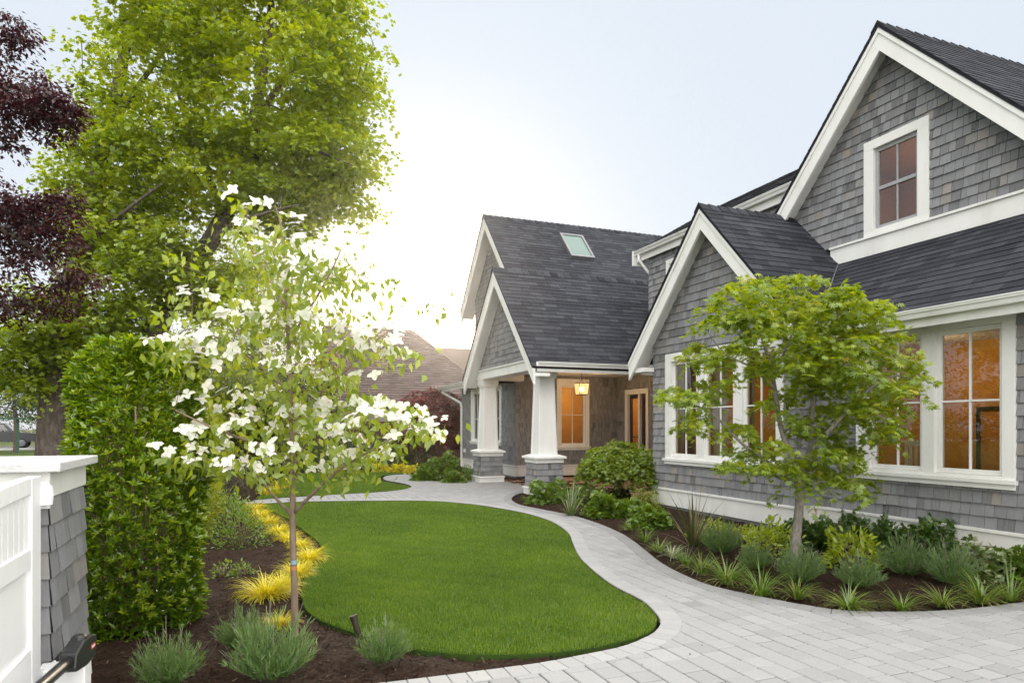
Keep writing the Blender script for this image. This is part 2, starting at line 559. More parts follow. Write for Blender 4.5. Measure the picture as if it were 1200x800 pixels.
def lantern_glass():
    m = bpy.data.materials.new("lit_lantern_glass")
    m.use_nodes = True
    n, l = m.node_tree.nodes, m.node_tree.links
    n.clear()
    out = n.new("ShaderNodeOutputMaterial")
    tr = n.new("ShaderNodeBsdfTransparent")
    e = n.new("ShaderNodeEmission"); e.inputs[0].default_value = (1, .58, .22, 1); e.inputs[1].default_value = 1.5
    mx = n.new("ShaderNodeMixShader"); mx.inputs[0].default_value = .3
    l.new(tr.outputs[0], mx.inputs[1]); l.new(e.outputs[0], mx.inputs[2]); l.new(mx.outputs[0], out.inputs[0])
    return m


M['lantern_glass'] = lantern_glass()

# ------------------------------------------------------------------ shingled surfaces
def frame(O, U, V, N):
    return tuple(np.asarray(a, float) for a in (O, U, V, N))


def spans(poly, v):
    xs = []
    n = len(poly)
    for i in range(n):
        (u0, v0), (u1, v1) = poly[i], poly[(i + 1) % n]
        if (v0 > v) != (v1 > v):
            xs.append(u0 + (v - v0) / (v1 - v0) * (u1 - u0))
    xs.sort()
    return [(xs[i], xs[i + 1]) for i in range(0, len(xs) - 1, 2)]


def cut(iv, a, b):
    out = []
    for (p, q) in iv:
        if b <= p or a >= q:
            out.append((p, q))
        else:
            if a > p: out.append((p, a))
            if b < q: out.append((b, q))
    return out


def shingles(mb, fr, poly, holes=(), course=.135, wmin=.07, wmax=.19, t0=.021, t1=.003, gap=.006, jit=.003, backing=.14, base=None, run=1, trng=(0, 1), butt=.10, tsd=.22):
    O, U, V, N = fr
    vmin = min(p[1] for p in poly) if base is None else base
    vmax = max(p[1] for p in poly)
    k = 0
    while vmin + k * course < vmax - .01:
        a, b = vmin + k * course, min(vmin + (k + 1) * course, vmax)
        mid = (a + b) / 2
        iv = spans(poly, mid)
        for (hu0, hv0, hu1, hv1) in holes:
            if hv0 - .02 < a and a < hv1 - .09:
                iv = cut(iv, hu0, hu1)
        for (p, q) in iv:
            if backing:
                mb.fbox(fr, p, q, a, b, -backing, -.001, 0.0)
            u = p
            left = 0
            while u < q - 1e-4:
                if left <= 0:
                    left = random.randint(1, run)
                    tt = trng[0] + (trng[1] - trng[0]) * random.random()
                left -= 1
                w = random.uniform(wmin, wmax)
                e = u + w
                if q - e < wmin * .6:
                    e = q
                tint = tt if run > 1 else min(1, max(.16, random.gauss(.52, tsd)))
                th = t0 * random.uniform(.85, 1.25)
                va = a + random.uniform(-jit, jit)
                vb = b + .012
                e2 = e - gap
                c = lambda uu, vv, nn: O + U * uu + V * vv + N * nn
                mb.add([c(u, va, th), c(e2, va, th), c(e2, vb, t1), c(u, vb, t1), c(u, va, 0), c(e2, va, 0), c(u, vb, 0), c(e2, vb, 0)],
                       [(0, 1, 2, 3), (4, 0, 3, 6), (1, 5, 7, 2)], tint)
                mb.add([c(u, va, 0), c(e2, va, 0), c(e2, va, th), c(u, va, th)], [(0, 1, 2, 3)], butt)  # butt ends tinted dark, painting in the shadow line below each course
                u = e
        k += 1
    return mb


def batter(mb, cx, cy, hx0, hy0, z0, hx1, hy1, z1, course=.135, flare=.018, wmin=.07, wmax=.16):
    """shingled pier, each course flaring over the one below, on all four sides"""
    n = max(1, round((z1 - z0) / course))
    for k in range(n):
        a, b = z0 + (z1 - z0) * k / n, z0 + (z1 - z0) * (k + 1) / n
        f = lambda z: (hx0 + (hx1 - hx0) * (z - z0) / (z1 - z0), hy0 + (hy1 - hy0) * (z - z0) / (z1 - z0))
        ax, ay = f(a); bx, by = f(b)
        ax += flare; ay += flare
        mb.taper(cx, cy, ax - .004, ay - .004, a, bx - .004, by - .004, b, .2)
        for (sx, sy) in ((0, -1), (1, 0), (0, 1), (-1, 0)):
            if sx == 0:
                L0, L1 = ax, bx
                pt = lambda s, up, o: (cx + s * (L1 if up else L0), cy + sy * ((by if up else ay) + o), b if up else a)
            else:
                L0, L1 = ay, by
                pt = lambda s, up, o: (cx + sx * ((bx if up else ax) + o), cy + s * (L1 if up else L0), b if up else a)
            s = -1.0
            while s < 1 - 1e-4:
                e = s + random.uniform(wmin, wmax) / L0
                if 1 - e < wmin / L0 * .7: e = 1.0
                g = .003 / L0
                tint = min(1, max(0, random.gauss(.5, .22)))
                th = random.uniform(.003, .007)
                mb.add([pt(s, 0, th), pt(e - g, 0, th), pt(e - g, 1, .001), pt(s, 1, .001), pt(s, 0, -.01), pt(e - g, 0, -.01)],
                       [(0, 1, 2, 3), (4, 5, 1, 0)], tint)
                s = e


YW = lambda x: frame((x, 0, 0), (0, 1, 0), (0, 0, 1), (-1, 0, 0))       # wall facing -x, u = y
XW = lambda y: frame((0, y, 0), (1, 0, 0), (0, 0, 1), (0, -1, 0))       # wall facing -y, u = x


def roof_plane(mb, O, U, V, N, poly, course=.14):
    shingles(mb, frame(O, U, V, N), poly, course=course, wmin=.10, wmax=.34, t0=.010, t1=.002, gap=.003, jit=.004, backing=0, trng=(.28, .82), run=2)


def gable(house, xr, xb, yc, za, hf, hb, S=1.05, xw=None, board=.36, cap_to=None, back=None):
    c = math.cos(math.atan(S)); s_ = math.sin(math.atan(S))
    r = MB()
    ef, eb = yc - hf, yc + hb
    zf, zb = za - S * hf, za - S * hb
    t = .055
    L = xb - xr + .03
    xm, hb2 = back or (xb, hb)                                           # behind xm the back slope stops at hb2
    for (xa, xe, h2) in ((xr - .03, xm, hb),) + (((xm, xb, hb2),) if back else ()):
        e2, z2 = yc + h2, za - S * h2
        r.prism([(xa, ef, zf), (xa, yc, za), (xa, e2, z2), (xa, e2, z2 - t), (xa, yc, za - t), (xa, ef, zf - t)], (xe - xa, 0, 0), .12)
    Lb = xm - xr + .03
    roof_plane(r, (xr - .035, ef, zf), (1, 0, 0), (0, c, s_), (0, -s_, c), [(0, -.02), (L, -.02), (L, hf / c), (0, hf / c)])
    roof_plane(r, (xr - .035, eb, zb), (1, 0, 0), (0, -c, s_), (0, s_, c), [(0, -.02), (Lb, -.02), (Lb, hb / c), (0, hb / c)])
    x = xr - .04
    end = cap_to or xb
    while x < end:                                                       # overlapping ridge caps
        for sg in (1, -1):
            w = .16
            a, b2 = .016, .004
            V0 = [(x, yc, za + a + .024), (x + .23, yc, za + b2 + .012), (x + .23, yc - sg * w * c, za - w * s_ + b2 + .010), (x, yc - sg * w * c, za - w * s_ + a + .016)]
            r.add(V0 + [(p[0], p[1], p[2] - .03) for p in V0], [(0, 1, 2, 3), (0, 3, 7, 4), (3, 2, 6, 7)], random.uniform(.1, .8))
        x += .19
    r.build("roof", M['roof'], house)
    for sg, h in ((-1, hf), (1, hb)):
        b = MB()
        o = t + .004
        ye = yc + sg * h; ze = za - S * h
        b.prism([(xr, yc, za - o), (xr, ye, ze - o), (xr, ye, ze - o - board + .03), (xr, yc, za - o - board + .03)], (.045, 0, 0))
        b.prism([(xr - .02, yc, za - o), (xr - .02, ye, ze - o), (xr - .02, ye, ze - o - .075), (xr - .02, yc, za - o - .075)], (.018, 0, 0))
        b.build("bargeboard", M['white'], house)
        if xw:
            q = MB()
            o2 = t + .13
            q.prism([(xr + .047, yc, za - o2), (xr + .047, ye, ze - o2), (xr + .047, ye, ze - o2 - .03), (xr + .047, yc, za - o2 - .03)], (xw - xr + .05, 0, 0))
            q.build("soffit", M['white'], house)


def window(house, fr, u0, u1, v0, v1, glasses, gv0, gv1, mun_v=(), mun_u=True, sash='white', sill=True, depth=.12, case=None, double_hung=False, hood=False):
    """casing outer box (u0,u1,v0,v1); glasses = list of (ua, ub) openings gv0..gv1"""
    C = MB()
    e = .055                                                              # sash width around the glass
    gl = sorted(glasses)
    a0, b0 = gv0 - e, gv1 + e
    C.fbox(fr, u0, u1, b0, v1, -depth, .034)
    C.fbox(fr, u0, u1, v0, a0, -depth, .034)
    C.fbox(fr, u0, gl[0][0] - e, a0, b0, -depth, .034)
    C.fbox(fr, gl[-1][1] + e, u1, a0, b0, -depth, .034)
    for (p, q) in zip(gl[:-1], gl[1:]):
        C.fbox(fr, p[1] + e, q[0] - e, a0, b0, -depth, .030)
    if hood:
        C.fbox(fr, u0 - .02, u1 + .02, v1, v1 + .025, -.05, .06)
    w = C.build("window", M[case or 'white'], house, bevel=.003)
    if sill:
        s = MB()
        s.fbox(fr, u0 - .035, u1 + .035, v0 + .055, v0 + .10, .0341, .075)
        s.fbox(fr, u0 - .01, u1 + .01, v0 - .002, v0 + .053, .0341, .05)
        s.build("sill", M[case or 'white'], w, bevel=.003)
    for (p, q) in gl:
        s = MB()
        n0, n1 = -.07, -.018
        s.fbox(fr, p - e + .002, q + e - .002, gv1, gv1 + e - .002, n0, n1)
        s.fbox(fr, p - e + .002, q + e - .002, gv0 - e + .002, gv0, n0, n1)
        s.fbox(fr, p - e + .002, p, gv0, gv1, n0, n1)
        s.fbox(fr, q, q + e - .002, gv0, gv1, n0, n1)
        # bead line between sash and casing
        if mun_u:
            m_ = (p + q) / 2
            s.fbox(fr, m_ - .012, m_ + .012, gv0, gv1, -.052, -.026)
        for mv in mun_v:
            h = .026 if double_hung else .011
            s.fbox(fr, p, q, mv - h, mv + h, -.058, -.022 if not double_hung else -.015)
        s.build("sash", M[sash], w, bevel=.003)
        g = MB()
        g.fbox(fr, p - .01, q + .01, gv0 - .01, gv1 + .01, -.046, -.042)
        g.build("pane", M['glass'], w)
    return w


# ------------------------------------------------------------------ the house
house = thing("shingled_house", (8, 11, 0), "large grey shingled house with white trim, dark gables and lantern-lit porch", "house")
S = 1.05

# --- ground floor, right wing
XR, XB = 7.49, 7.13
win_r = (4.68, 6.66, .84, 2.70)
win_b = (7.58, 10.47, .84, 2.80)
mb = MB()
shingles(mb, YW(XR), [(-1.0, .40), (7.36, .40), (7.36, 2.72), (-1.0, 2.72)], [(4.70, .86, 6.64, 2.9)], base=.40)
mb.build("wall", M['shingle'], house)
mb = MB()
zl = lambda dy: 5.07 - 1.05 * dy - .16
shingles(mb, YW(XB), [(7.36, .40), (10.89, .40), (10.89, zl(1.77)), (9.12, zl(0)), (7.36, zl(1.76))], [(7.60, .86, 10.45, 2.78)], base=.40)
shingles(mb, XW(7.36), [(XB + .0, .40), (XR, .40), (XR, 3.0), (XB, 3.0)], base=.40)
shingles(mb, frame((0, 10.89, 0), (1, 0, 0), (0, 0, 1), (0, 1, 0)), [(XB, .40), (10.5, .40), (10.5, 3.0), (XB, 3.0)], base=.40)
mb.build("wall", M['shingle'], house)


def base_board(name_mb, pts):
    """white skirting with a cap ledge along a plan polyline (outside is to the right when walking the points)"""
    for (a, b) in zip(pts[:-1], pts[1:]):
        a = np.array(a); b = np.array(b)
        d = nrm(b - a); n = np.array((d[1], -d[0]))
        L = np.linalg.norm(b - a)
        fr = frame((*a, 0), (*d, 0), (0, 0, 1), (*n, 0))
        name_mb.fbox(fr, -.028, L + .028, .09, .365, -.05, .028)
        name_mb.fbox(fr, -.05, L + .05, .3651, .40, -.05, .052)


mb = MB(); base_board(mb, [(XB, 10.89), (XB, 7.36)]); mb.build("skirting", M['white'], house, bevel=.003)
mb = MB(); base_board(mb, [(XB + .06, 7.36), (XR - .06, 7.36)]); mb.build("skirting", M['white'], house, bevel=.003)
mb = MB(); base_board(mb, [(XR, 7.36 - .06), (XR, -1)]); mb.build("skirting", M['white'], house, bevel=.003)
mb = MB()
mb.box(XR - .003, XR + .3, -1, 7.35, -.1, .09); mb.build("foundation", M['concrete'], house)
mb = MB(); mb.box(XB - .003, XB + .3, 7.37, 10.87, -.1, .089); mb.build("foundation", M['concrete'], house)
mb = MB(); mb.box(7.2, 7.5, 18.05, 23.08, -.1, .09); mb.build("foundation", M['concrete'], house)

window(house, YW(XR), *win_r, [(4.87, 5.52), (5.79, 6.40)], 1.03, 2.55, (1.79,))
window(house, YW(XB), *win_b, [(7.77, 8.38), (8.69, 9.32), (9.62, 10.24)], 1.03, 2.60, (1.82,))

# lower roof over the right wing, its gutter, fascia and soffit
sl = .74
c, s_ = math.cos(math.atan(sl)), math.sin(math.atan(sl))
mb = MB()
L = 1.68 / c
Vv, Nn = np.array((c, 0, s_)), np.array((-s_, 0, c))
O = np.array((7.12, 0, 2.83))
pl = [(-1.0, -.02), (7.02, -.02), (8.24, L + .05), (-1.0, L + .05)]
mb.prism([O + np.array((0, u, 0)) + Vv * v - Nn * .06 for u, v in pl], Nn * .058, .12)
roof_plane(mb, O, (0, 1, 0), Vv, Nn, pl)
mb.build("roof", M['roof'], house)
mb = MB()
a = O + np.array((0, 7.0, 0)); b = O + np.array((0, 8.2, 0)) + Vv * L
sd = nrm(np.cross(nrm(b - a), Nn))
mb.prism([a - sd * .09 + Nn * .02, b - sd * .09 + Nn * .02, b + sd * .03 + Nn * .02, a + sd * .03 + Nn * .02], Nn * .008)
mb.build("valley_flashing", M['steel'], house)


def gutter(name, ax, x, y0, y1, ztop, h=.095, d=.12):
    """ogee-ish gutter: ax='y' runs along y with its face to -x; ax='x' runs along x with its face to -y"""
    prof = [(0, 0), (0, -.012), (.012, -.016), (.012, -.035), (.03, -.05), (.045, -h), (d, -h), (d, 0), (d - .008, 0), (d - .008, -h + .01), (.05, -h + .01), (.02, -.02), (.012, 0)]
    mb = MB()
    if ax == 'y':
        mb.prism([(x + p, y0, ztop + q) for p, q in prof], (0, y1 - y0, 0))
    else:
        mb.prism([(y0, x + p, ztop + q) for p, q in prof], (y1 - y0, 0, 0))
    return mb.build(name, M['white'], house)


gutter("gutter", 'y', 7.02, -1, 6.98, 2.82)
mb = MB(); mb.box(7.145, 7.18, -1, 7.0, 2.63, 2.80); mb.box(7.1805, 7.52, -1, 7.3, 2.705, 2.73); mb.build("fascia", M['white'], house)

# bay gable
gable(house, 6.85, 9.0, 9.12, 5.07, 2.19, 2.19, S, xw=XB, cap_to=8.55)
mb = MB()
mb.box(6.9, 7.125, 10.85, 11.28, 2.52, 2.60); mb.box(6.9, 7.12, 11.281, 11.30, 2.50, 2.75)
mb.build("eave_return", M['white'], house)

# upper gable
XG = 8.8
ya, za = 7.19, 7.29
mb = MB()
zg = lambda dy: za - S * dy - .16
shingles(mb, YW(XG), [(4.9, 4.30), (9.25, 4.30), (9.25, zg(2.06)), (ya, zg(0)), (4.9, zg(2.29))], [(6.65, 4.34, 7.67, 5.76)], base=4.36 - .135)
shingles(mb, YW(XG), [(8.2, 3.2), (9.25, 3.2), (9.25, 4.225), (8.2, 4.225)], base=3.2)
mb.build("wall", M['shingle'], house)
gable(house, 8.5, 15, ya, za, 2.35, 2.05, S, xw=XG)
mb = MB()
mb.fbox(YW(XG), 4.0, 8.32, 4.07, 4.325, -.05, .035); mb.fbox(YW(XG), 4.0, 8.32, 4.3251, 4.36, -.05, .065)
mb.build("band_board", M['white'], house, bevel=.003)
mb = MB(); mb.fbox(YW(XG), 4.0, 8.2, 4.03, 4.068, -.05, .03); mb.build("flashing", M['black'], house)
window(house, YW(XG), 6.63, 7.69, 4.361, 5.79, [(6.86, 7.47)], 4.50, 5.60, (5.05,), sash='sash_grey', sill=False, double_hung=True)

# second floor behind the bay, with its long gutter
mb = MB()
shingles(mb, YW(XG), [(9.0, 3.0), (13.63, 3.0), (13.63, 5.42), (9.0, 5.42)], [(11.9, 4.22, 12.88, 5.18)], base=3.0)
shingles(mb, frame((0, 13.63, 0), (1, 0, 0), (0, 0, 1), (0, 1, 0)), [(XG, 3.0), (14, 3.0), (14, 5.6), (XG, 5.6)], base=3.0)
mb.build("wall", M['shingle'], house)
window(house, YW(XG), 11.88, 12.9, 4.2, 5.2, [(12.06, 12.74)], 4.38, 5.05, (4.7,), sill=False)
sl2 = .58
c2, s2 = math.cos(math.atan(sl2)), math.sin(math.atan(sl2))
mb = MB()
O2 = np.array((8.62, 0, 5.625)); V2 = np.array((c2, 0, s2)); N2 = np.array((-s2, 0, c2)); L2 = 2.1 / c2
pl = [(8.75, -.02), (13.98, -.02), (13.98, L2), (7.6, L2)]
mb.prism([O2 + np.array((0, u, 0)) + V2 * v - N2 * .06 for u, v in pl], N2 * .058, .12)
roof_plane(mb, O2, (0, 1, 0), V2, N2, pl)
e1, e2 = O2 + V2 * L2, O2 + V2 * L2 + np.array((2.6, 0, -1.5))
mb.prism([e1 + np.array((0, 13.98, 0)), e1 + np.array((0, 7.75, 0)), e2 + np.array((0, 7.3, 0)), e2 + np.array((0, 13.98, 0))], (0, 0, -.06), .2)
mb.build("roof", M['roof'], house)
gutter("gutter", 'y', 8.55, 8.9, 13.93, 5.615)
mb = MB(); mb.box(8.675, 8.71, 8.9, 13.95, 5.385, 5.60); mb.box(8.711, 8.84, 8.9, 13.94, 5.42, 5.445)
mb.box(8.56, 8.9, 13.951, 13.985, 5.30, 5.64)
mb.build("fascia", M['white'], house)
mb = MB()
mb.tube([(8.62, 13.78, 5.54), (8.62, 13.78, 5.40), (8.80, 13.74, 5.18), (8.90, 13.70, 5.05), (8.90, 13.69, 3.55)], .036, 8)
mb.build("downspout", M['white'], house)

# porch gable: roof, shingled triangle, beam
gable(house, 5.63, 11.0, 15.5, 5.32, 2.42, 2.42, S, xw=5.92, back=(7.1, 1.7))
mb = MB()
zp = lambda dy: 5.32 - 1.05 * dy - .16
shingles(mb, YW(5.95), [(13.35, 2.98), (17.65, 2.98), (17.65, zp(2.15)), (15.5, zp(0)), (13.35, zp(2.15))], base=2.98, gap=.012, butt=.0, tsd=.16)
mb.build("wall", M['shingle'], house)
mb = MB()
mb.box(5.92, 6.35, 13.3, 17.7, 2.76, 2.965); mb.box(5.89, 6.0, 13.28, 17.72, 2.9655, 3.0)
mb.box(6.351, 10.4, 13.36, 13.5, 2.90, 2.98); mb.box(6.351, 7.2, 17.36, 17.66, 2.76, 2.98)
mb.build("porch_beam", M['white'], house, bevel=.004)
mb = MB(); mb.box(5.96, 10.5, 13.36, 18.0, 2.981, 3.03); mb.box(8.85, 10.5, 10.9, 13.355, 2.981, 3.03); mb.build("porch_ceiling", M['white'], house)
gutter("gutter", 'x', 12.96, 5.70, 9.3, 2.86)
mb = MB(); mb.box(5.72, 9.3, 13.083, 13.115, 2.66, 2.84); mb.box(5.72, 9.3, 13.116, 13.34, 2.80, 2.82); mb.build("fascia", M['white'], house)

# porch inner walls
mb = MB()
shingles(mb, XW(18.0), [(7.2, .40), (10.5, .40), (10.5, 3.0), (7.2, 3.0)], [(8.5, .84, 9.52, 2.88)], base=.40, gap=.012, butt=.0, tsd=.16)
mb.build("wall", M['shingle'], house)
mb = MB()
shingles(mb, YW(10.5), [(10.9, .05), (18, .05), (18, 3.0), (10.9, 3.0)], [(16.28, .0, 17.48, 2.56)], base=.05, gap=.012, butt=.0, tsd=.16)
mb.build("wall", M['shingle'], house)
window(house, XW(18.0), 8.48, 9.54, .82, 2.90, [(8.66, 9.36)], 1.02, 2.66, (1.85,), sill=True)

# glazed front door with a sidelight
fr = YW(10.5)
mb = MB()
mb.fbox(fr, 16.26, 16.38, .04, 2.58, -.12, .034); mb.fbox(fr, 17.36, 17.5, .04, 2.58, -.12, .034); mb.fbox(fr, 16.38, 17.36, 2.44, 2.58, -.12, .033)
mb.fbox(fr, 16.70, 16.78, .04, 2.44, -.12, .03)
door = mb.build("door_surround", M['white'], house)
mb = MB()
for (a, b) in ((16.78, 17.36), (16.38, 16.70)):
    mb.fbox(fr, a + .003, a + .10, .05, 2.437, -.1, -.05); mb.fbox(fr, b - .10, b - .003, .05, 2.437, -.1, -.05)
    mb.fbox(fr, a + .10, b - .10, 2.32, 2.437, -.1, -.05); mb.fbox(fr, a + .10, b - .10, .05, .35, -.1, -.05); mb.fbox(fr, a + .10, b - .10, 1.2, 1.23, -.1, -.055)
mb.build("door", M['dark_wood'], door)
mb = MB()
mb.fbox(fr, 16.86, 17.28, .33, 2.34, -.085, -.08); mb.fbox(fr, 16.46, 16.62, .33, 2.34, -.085, -.08)
mb.build("pane", M['glass'], door)
mb = MB(); mb.tube([(10.44, 16.84, 1.0), (10.40, 16.84, 1.0), (10.40, 16.84, 1.22), (10.44, 16.84, 1.22)], .01, 6); mb.build("handle", M['black'], door)

# far wing
mb = MB()
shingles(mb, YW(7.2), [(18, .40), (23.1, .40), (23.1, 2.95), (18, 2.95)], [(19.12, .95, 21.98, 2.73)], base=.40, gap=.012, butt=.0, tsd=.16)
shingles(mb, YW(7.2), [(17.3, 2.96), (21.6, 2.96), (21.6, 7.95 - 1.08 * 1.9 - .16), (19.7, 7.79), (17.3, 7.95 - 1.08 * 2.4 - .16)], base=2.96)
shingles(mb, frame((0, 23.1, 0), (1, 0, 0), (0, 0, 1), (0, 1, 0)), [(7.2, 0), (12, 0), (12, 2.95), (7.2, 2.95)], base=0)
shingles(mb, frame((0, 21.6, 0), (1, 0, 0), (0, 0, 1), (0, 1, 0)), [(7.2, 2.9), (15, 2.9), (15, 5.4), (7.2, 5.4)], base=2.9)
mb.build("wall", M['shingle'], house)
window(house, YW(7.2), 19.1, 22.0, .93, 2.75, [(19.3, 19.95), (20.25, 20.9), (21.15, 21.8)], 1.10, 2.6, (1.75,))
gable(house, 6.85, 16, 19.7, 7.95, 3.6, 2.4, 1.08, xw=7.2, board=.38)
mb = MB(); base_board(mb, [(7.2, 23.1), (7.2, 18.0)]); base_board(mb, [(7.26, 18.0), (10.5, 18.0)]); base_board(mb, [(10.5, 15.9), (10.5, 11.2)]); mb.build("skirting", M['white'], house)
mb = MB()
mb.prism([(6.78, 17.95, 2.93), (6.78, 24.6, 2.93), (12, 24.6, 3.05), (12, 17.95, 3.05)], (0, 0, .05), .3)
mb.build("roof", M['roof'], house)
gutter("gutter", 'y', 6.66, 18.0, 24.62, 2.98)
mb = MB(); mb.box(6.785, 6.82, 18.02, 24.6, 2.78, 2.929); mb.box(6.821, 7.19, 18.02, 24.6, 2.85, 2.88); mb.box(6.66, 7.2, 24.625, 24.66, 2.68, 3.0); mb.build("fascia", M['white'], house)
mb = MB(); mb.tube([(6.75, 24.4, 2.9), (6.75, 24.35, 2.8), (7.13, 23.05, 2.35), (7.15, 23.0, 2.2), (7.15, 23.0, .1)], .04, 8); mb.build("downspout", M['white'], house)
mb = MB(); mb.box(7.13, 7.185, 22.6, 22.72, .62, .74); mb.build("outlet_box", M['white'], house)

# skylight on the far roof slope
cF, sF = math.cos(math.atan(1.08)), math.sin(math.atan(1.08))


def on_far(u, v, lift=0.0):
    d0 = P(u, v, 1.0) - np.array((0, 0, CAM_H))
    nF = np.array((0, -sF, cF)); p0 = np.array((0, 19.7, 7.95))
    t = nF.dot(p0 - np.array((0, 0, CAM_H))) / nF.dot(d0)
    return np.array((0, 0, CAM_H)) + d0 * t + nF * lift


ctr = on_far(675, 291)
fr = frame(ctr, (1, 0, 0), (0, cF, sF), (0, -sF, cF))
mb = MB()
w_, h_ = .33, .54
for (a, b, c_, d_) in ((-w_ - .07, -w_, -h_ - .07, h_ + .07), (w_, w_ + .07, -h_ - .07, h_ + .07), (-w_, w_, h_, h_ + .07), (-w_, w_, -h_ - .07, -h_)):
    mb.fbox(fr, a, b, c_, d_, -.02, .12)
sky_l = mb.build("skylight", M['steel'], house)
mb = MB(); mb.fbox(fr, -w_, w_, -h_, h_, .085, .095)
sg_m, n_, l_, b_ = new_mat("skylight_glass"); b_.inputs["Base Color"].default_value = (.11, .17, .15, 1); b_.inputs["Roughness"].default_value = .25; b_.inputs["Specular IOR Level"].default_value = .3
mb.build("pane", sg_m, sky_l)

# porch columns
for (cx, cy) in ((6.16, 13.72), (6.16, 17.42)):
    s = MB()
    s.taper(cx, cy, .215, .215, .90, .165, .165, 2.56)
    for (sx, sy) in ((0, -1), (-1, 0), (0, 1), (1, 0)):                    # raised stiles on each face
        for e in (-1, 1):
            h0, h1 = .215, .165
            if sx == 0:
                pts = [(cx + e * h0, cy + sy * h0, .90), (cx + e * (h0 - .06), cy + sy * h0, .90), (cx + e * (h1 - .05), cy + sy * h1, 2.56), (cx + e * h1, cy + sy * h1, 2.56)]
                s.prism(pts, (0, sy * .012, 0))
            else:
                pts = [(cx + sx * h0, cy + e * h0, .90), (cx + sx * h0, cy + e * (h0 - .06), .90), (cx + sx * h1, cy + e * (h1 - .05), 2.56), (cx + sx * h1, cy + e * h1, 2.56)]
                s.prism(pts, (sx * .012, 0, 0))
    col = s.build("porch_column", M['white'], house)
    s = MB(); s.taper(cx, cy, .20, .20, 2.56, .215, .215, 2.62); s.taper(cx, cy, .225, .225, 2.621, .225, .225, 2.757); s.build("capital", M['white'], col)
    s = MB(); s.taper(cx, cy, .325, .325, .72, .325, .325, .81); s.taper(cx, cy, .375, .375, .8105, .375, .375, .855); s.taper(cx, cy, .375, .375, .8555, .25, .25, .899); s.build("pedestal_cap", M['white'], col, bevel=.004)
    s = MB(); batter(s, cx, cy, .318, .318, .19, .293, .293, .72, flare=.014); s.build("pedestal", M['shingle'], col)
    s = MB(); s.taper(cx, cy, .345, .345, .02, .345, .345, .155); s.taper(cx, cy, .368, .368, .1555, .36, .36, .189); s.build("base", M['white'], col, bevel=.004)

# rooms behind the glass
mb = MB()
mb.box(7.66, 7.68, .5, 4.66, .12, 2.8); mb.box(7.66, 7.68, 6.68, 7.5, .12, 2.8)
mb.box(10.3, 10.32, .5, 10.8, .12, 2.8)
mb.box(7.7, 10.3, .48, .5, .12, 2.8)
mb.build("room_wall", M['amber'], house)
mb = MB(); mb.box(7.35, 7.92, 10.72, 10.74, .12, 2.8); mb.build("room_wall", M['concrete'], house)  # dark-coloured section added to stand in for unlit depth behind the far bay pane
mb = MB(); mb.box(7.921, 10.3, 10.72, 10.74, .12, 2.8); mb.build("room_wall", M['amber'], house)
mb = MB(); mb.box(7.3, 10.3, .5, 10.7, .08, .12); mb.build("room_floor", M['floor_wood'], house)
mb = MB(); mb.box(7.35, 10.3, .5, 10.7, 2.8, 2.84); mb.build("room_ceiling", M['plaster'], house)
for (y, xx) in ((5.0, 9.3), (7.0, 9.4), (9.4, 9.2)):
    lamp("ceiling_lamp", (xx, y, 2.25), 18, (1, .70, .38), .12, house)
mb2 = MB(); mb2.box(10.4, 10.42, 5.9, 8.45, 4.2, 5.72); mb2.box(8.96, 10.4, 8.45, 8.47, 4.2, 5.72); mb2.box(8.96, 10.4, 5.88, 5.9, 4.2, 5.72); mb2.box(8.96, 10.4, 5.9, 8.45, 4.18, 4.2)
mb2.build("room_wall", M['amber'], house)
mb2 = MB(); mb2.box(8.96, 10.4, 5.9, 8.45, 5.725, 5.74); mb2.build("room_ceiling", M['amber'], house)
lamp("ceiling_lamp", (9.7, 7.1, 5.0), 9, (1, .70, .38), .1, house)
mb2 = MB(); mb2.box(8.2, 11.5, 20.4, 20.42, .1, 2.9); mb2.box(8.2, 8.22, 18.1, 20.4, .1, 2.9); mb2.box(11.5, 11.52, 18.1, 20.4, .1, 2.9); mb2.build("room_wall", M['amber'], house)
mb2 = MB(); mb2.box(8.2, 11.5, 18.1, 20.4, 2.9, 2.92); mb2.build("room_ceiling", M['plaster'], house)
mb2 = MB(); mb2.box(8.2, 11.5, 18.1, 20.4, .06, .08); mb2.build("room_floor", M['floor_wood'], house)
mb2 = MB(); mb2.box(8.72, 9.1, 20.36, 20.398, 1.3, 2.5); mb2.build("wall_mirror", M['glass'], house)
lamp("ceiling_lamp", (9.5, 19.2, 2.7), 95, (1, .70, .34), .1, house)
mb2 = MB(); mb2.box(12.4, 12.42, 15.0, 18.0, .04, 2.9); mb2.box(10.6, 12.4, 17.98, 18.0, .04, 2.9); mb2.box(10.6, 12.4, 15.0, 15.02, .04, 2.9); mb2.build("room_wall", M['amber'], house)
mb2 = MB(); mb2.box(10.6, 12.4, 15.0, 18.0, .0, .04); mb2.build("room_floor", M['floor_wood'], house)
mb2 = MB(); mb2.box(10.6, 12.4, 15.0, 18.0, 2.9, 2.92); mb2.build("room_ceiling", M['plaster'], house)
lamp("ceiling_lamp", (11.5, 16.6, 2.6), 75, (1, .70, .34), .1, house)
